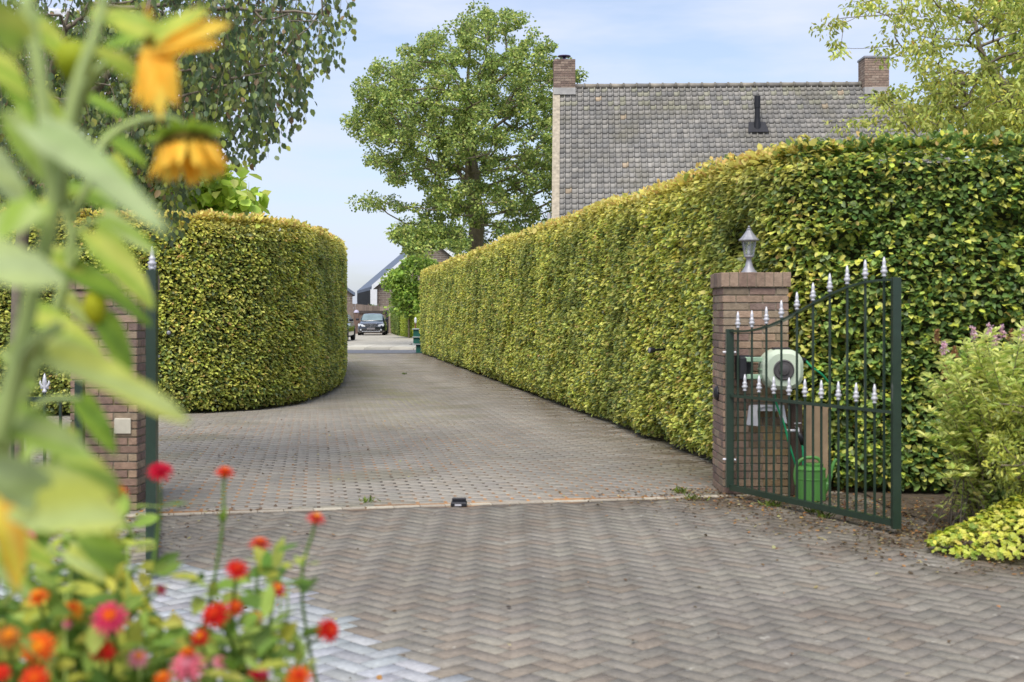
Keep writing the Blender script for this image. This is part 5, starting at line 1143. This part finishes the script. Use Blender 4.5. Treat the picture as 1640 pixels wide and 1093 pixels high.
def zinnia(px, py, r, Y, co, cin, ax, label, leafn=3):
    c = W3(px, py, Y); rw = .98*r/FPX*Y; ax = nrm(np.array(ax, float)[None])[0]
    bx = c[0]+RNG.normal(-.05, .06); by = Y+RNG.normal(0, .08); e = empty('zinnia', (bx, by, 0), label, 'flower', 'zinnias in the flower border')
    dn = c-ax*rw*.5; P = smooth([(bx, by, 0), (bx*.6+c[0]*.4+RNG.normal(0, .02), by, c[2]*.5), dn-ax*.10-[0, 0, .05]+[0, 0, 0], dn], 6); m = MB(); m.tube(P, list(np.linspace(.004, .0026, len(P))), 8, ZG[1]); m.build('stem', M['stem'], e, True)
    a = nrm(np.cross(ax, [.1, .3, 1.])[None])[0]; b = np.cross(ax, a)
    m = MB(); m.lathe(c, [(.003, -rw*.55), (rw*.28, -rw*.45), (rw*.34, -rw*.15), (rw*.3, .0)], 12, ZG[1], axis=tuple(ax)); h = m.build('flower_head', M['stem'], e, True)
    m = MB()
    for lay, (rr_, ln_, lift, n) in enumerate(((.12, .90, -.05, 15), (.10, .78, .22, 13), (.08, .62, .5, 11), (.05, .42, .9, 9))):
        for k in range(n):
            t = 2*math.pi*(k+.5*lay)/n+RNG.normal(0, .06); rd = a*math.cos(t)+b*math.sin(t); d = rd+ax*lift; d = nrm(d[None])[0]; p0 = c+rd*rw*rr_+ax*rw*.06*lay; col = co if lay < 3 else cin
            col = tuple(np.clip(np.array(col)*RNG.uniform(.85, 1.12), 0, 1)); bigleaf(m, p0, p0+d*rw*ln_, rw*.36, up=tuple(ax), sag=.12-.1*lift, cup=.2, col=col, nu=4, nv=2, heart=.9, wave=.02)
    m.build('petals', M['petal'], h, True)
    m = MB(); m.lathe(c+ax*rw*.15, [(rw*.2, 0), (rw*.2, rw*.14), (rw*.1, rw*.24)], 12, tuple(cin), axis=tuple(ax)); m.build('eye', M['petal'], h, True)
    for k in range(leafn):
        t = RNG.uniform(.45, .8) if k else .82; i = int(t*(len(P)-1)); p = P[i]
        if p[2] > c[2]-.06: p = P[max(0, i-2)]
        a0 = RNG.uniform(0, 6.28)
        for sgn in (0, math.pi):
            d = np.array([math.cos(a0+sgn), math.sin(a0+sgn)*.7, RNG.uniform(.1, .7)]); m = MB(); bigleaf(m, p, p+nrm(d[None])[0]*RNG.uniform(.035, .06), RNG.uniform(.012, .02), up=(0, -.3, 1), sag=.25, col=ZG[int(RNG.integers(3))], nu=7, nv=4, heart=.5); m.build('leaf', M['leaf_big'], e, True)
for i, z in enumerate(Z): zinnia(*z, leafn=1 if i in (1, 3, 4, 10, 0) else 2)
# leafy undergrowth of the border
q = []
for (cx, cy, sx, sy, Y, n) in ((90, 900, 70, 30, 2.2, 26), (70, 1010, 80, 45, 2.05, 38), (215, 1050, 50, 30, 2.1, 22), (410, 1040, 30, 35, 2.2, 12), (180, 880, 40, 25, 2.4, 14), (150, 1080, 140, 18, 2.0, 34), (430, 900, 26, 45, 2.2, 7), (265, 880, 20, 14, 2.4, 4), (170, 960, 60, 40, 2.3, 14)):
    for _ in range(n): q.append(W3(cx+RNG.normal(0, sx), cy+RNG.normal(0, sy), Y+RNG.normal(0, .12)))
q = np.array(q); pxq = 820+q[:, 0]/q[:, 1]*FPX; pyq = HZ+(CH-q[:, 2])/q[:, 1]*FPX; q = q[(pyq > 850) & ~((pxq > 215) & (pyq < 915))]
n = len(q)*7; base = np.repeat(q, 7, axis=0)+RNG.normal(0, .022, (n, 3)); D = RNG.normal(0, 1, (n, 3)); D[:, 2] = np.abs(D[:, 2])*.6
o = leaves('border_foliage', base, D, np.tile([0, -.4, 1.], (n, 1))+RNG.normal(0, .4, (n, 3)), RNG.uniform(.03, .065, n), pal([rgb(128, 158, 62), rgb(98, 130, 50), rgb(166, 186, 88), rgb(188, 190, 80)], n), M['leaf_big'], None, .6)
tag(o, 'mass of light green leaves and stems filling the flower border between the zinnias', 'foliage', kind='stuff')
m = MB()
for p in q[::2]: m.tube([(p[0]+RNG.normal(0, .03), p[1]+RNG.normal(0, .03), 0), p*[1, 1, .6]+[0, 0, 0], p], [.003, .0025, .002], 5, ZG[int(RNG.integers(3))])
o = m.build('border_stalks', M['stem'], None, True); tag(o, 'thin green stalks standing in the flower border', 'stalks', kind='stuff')
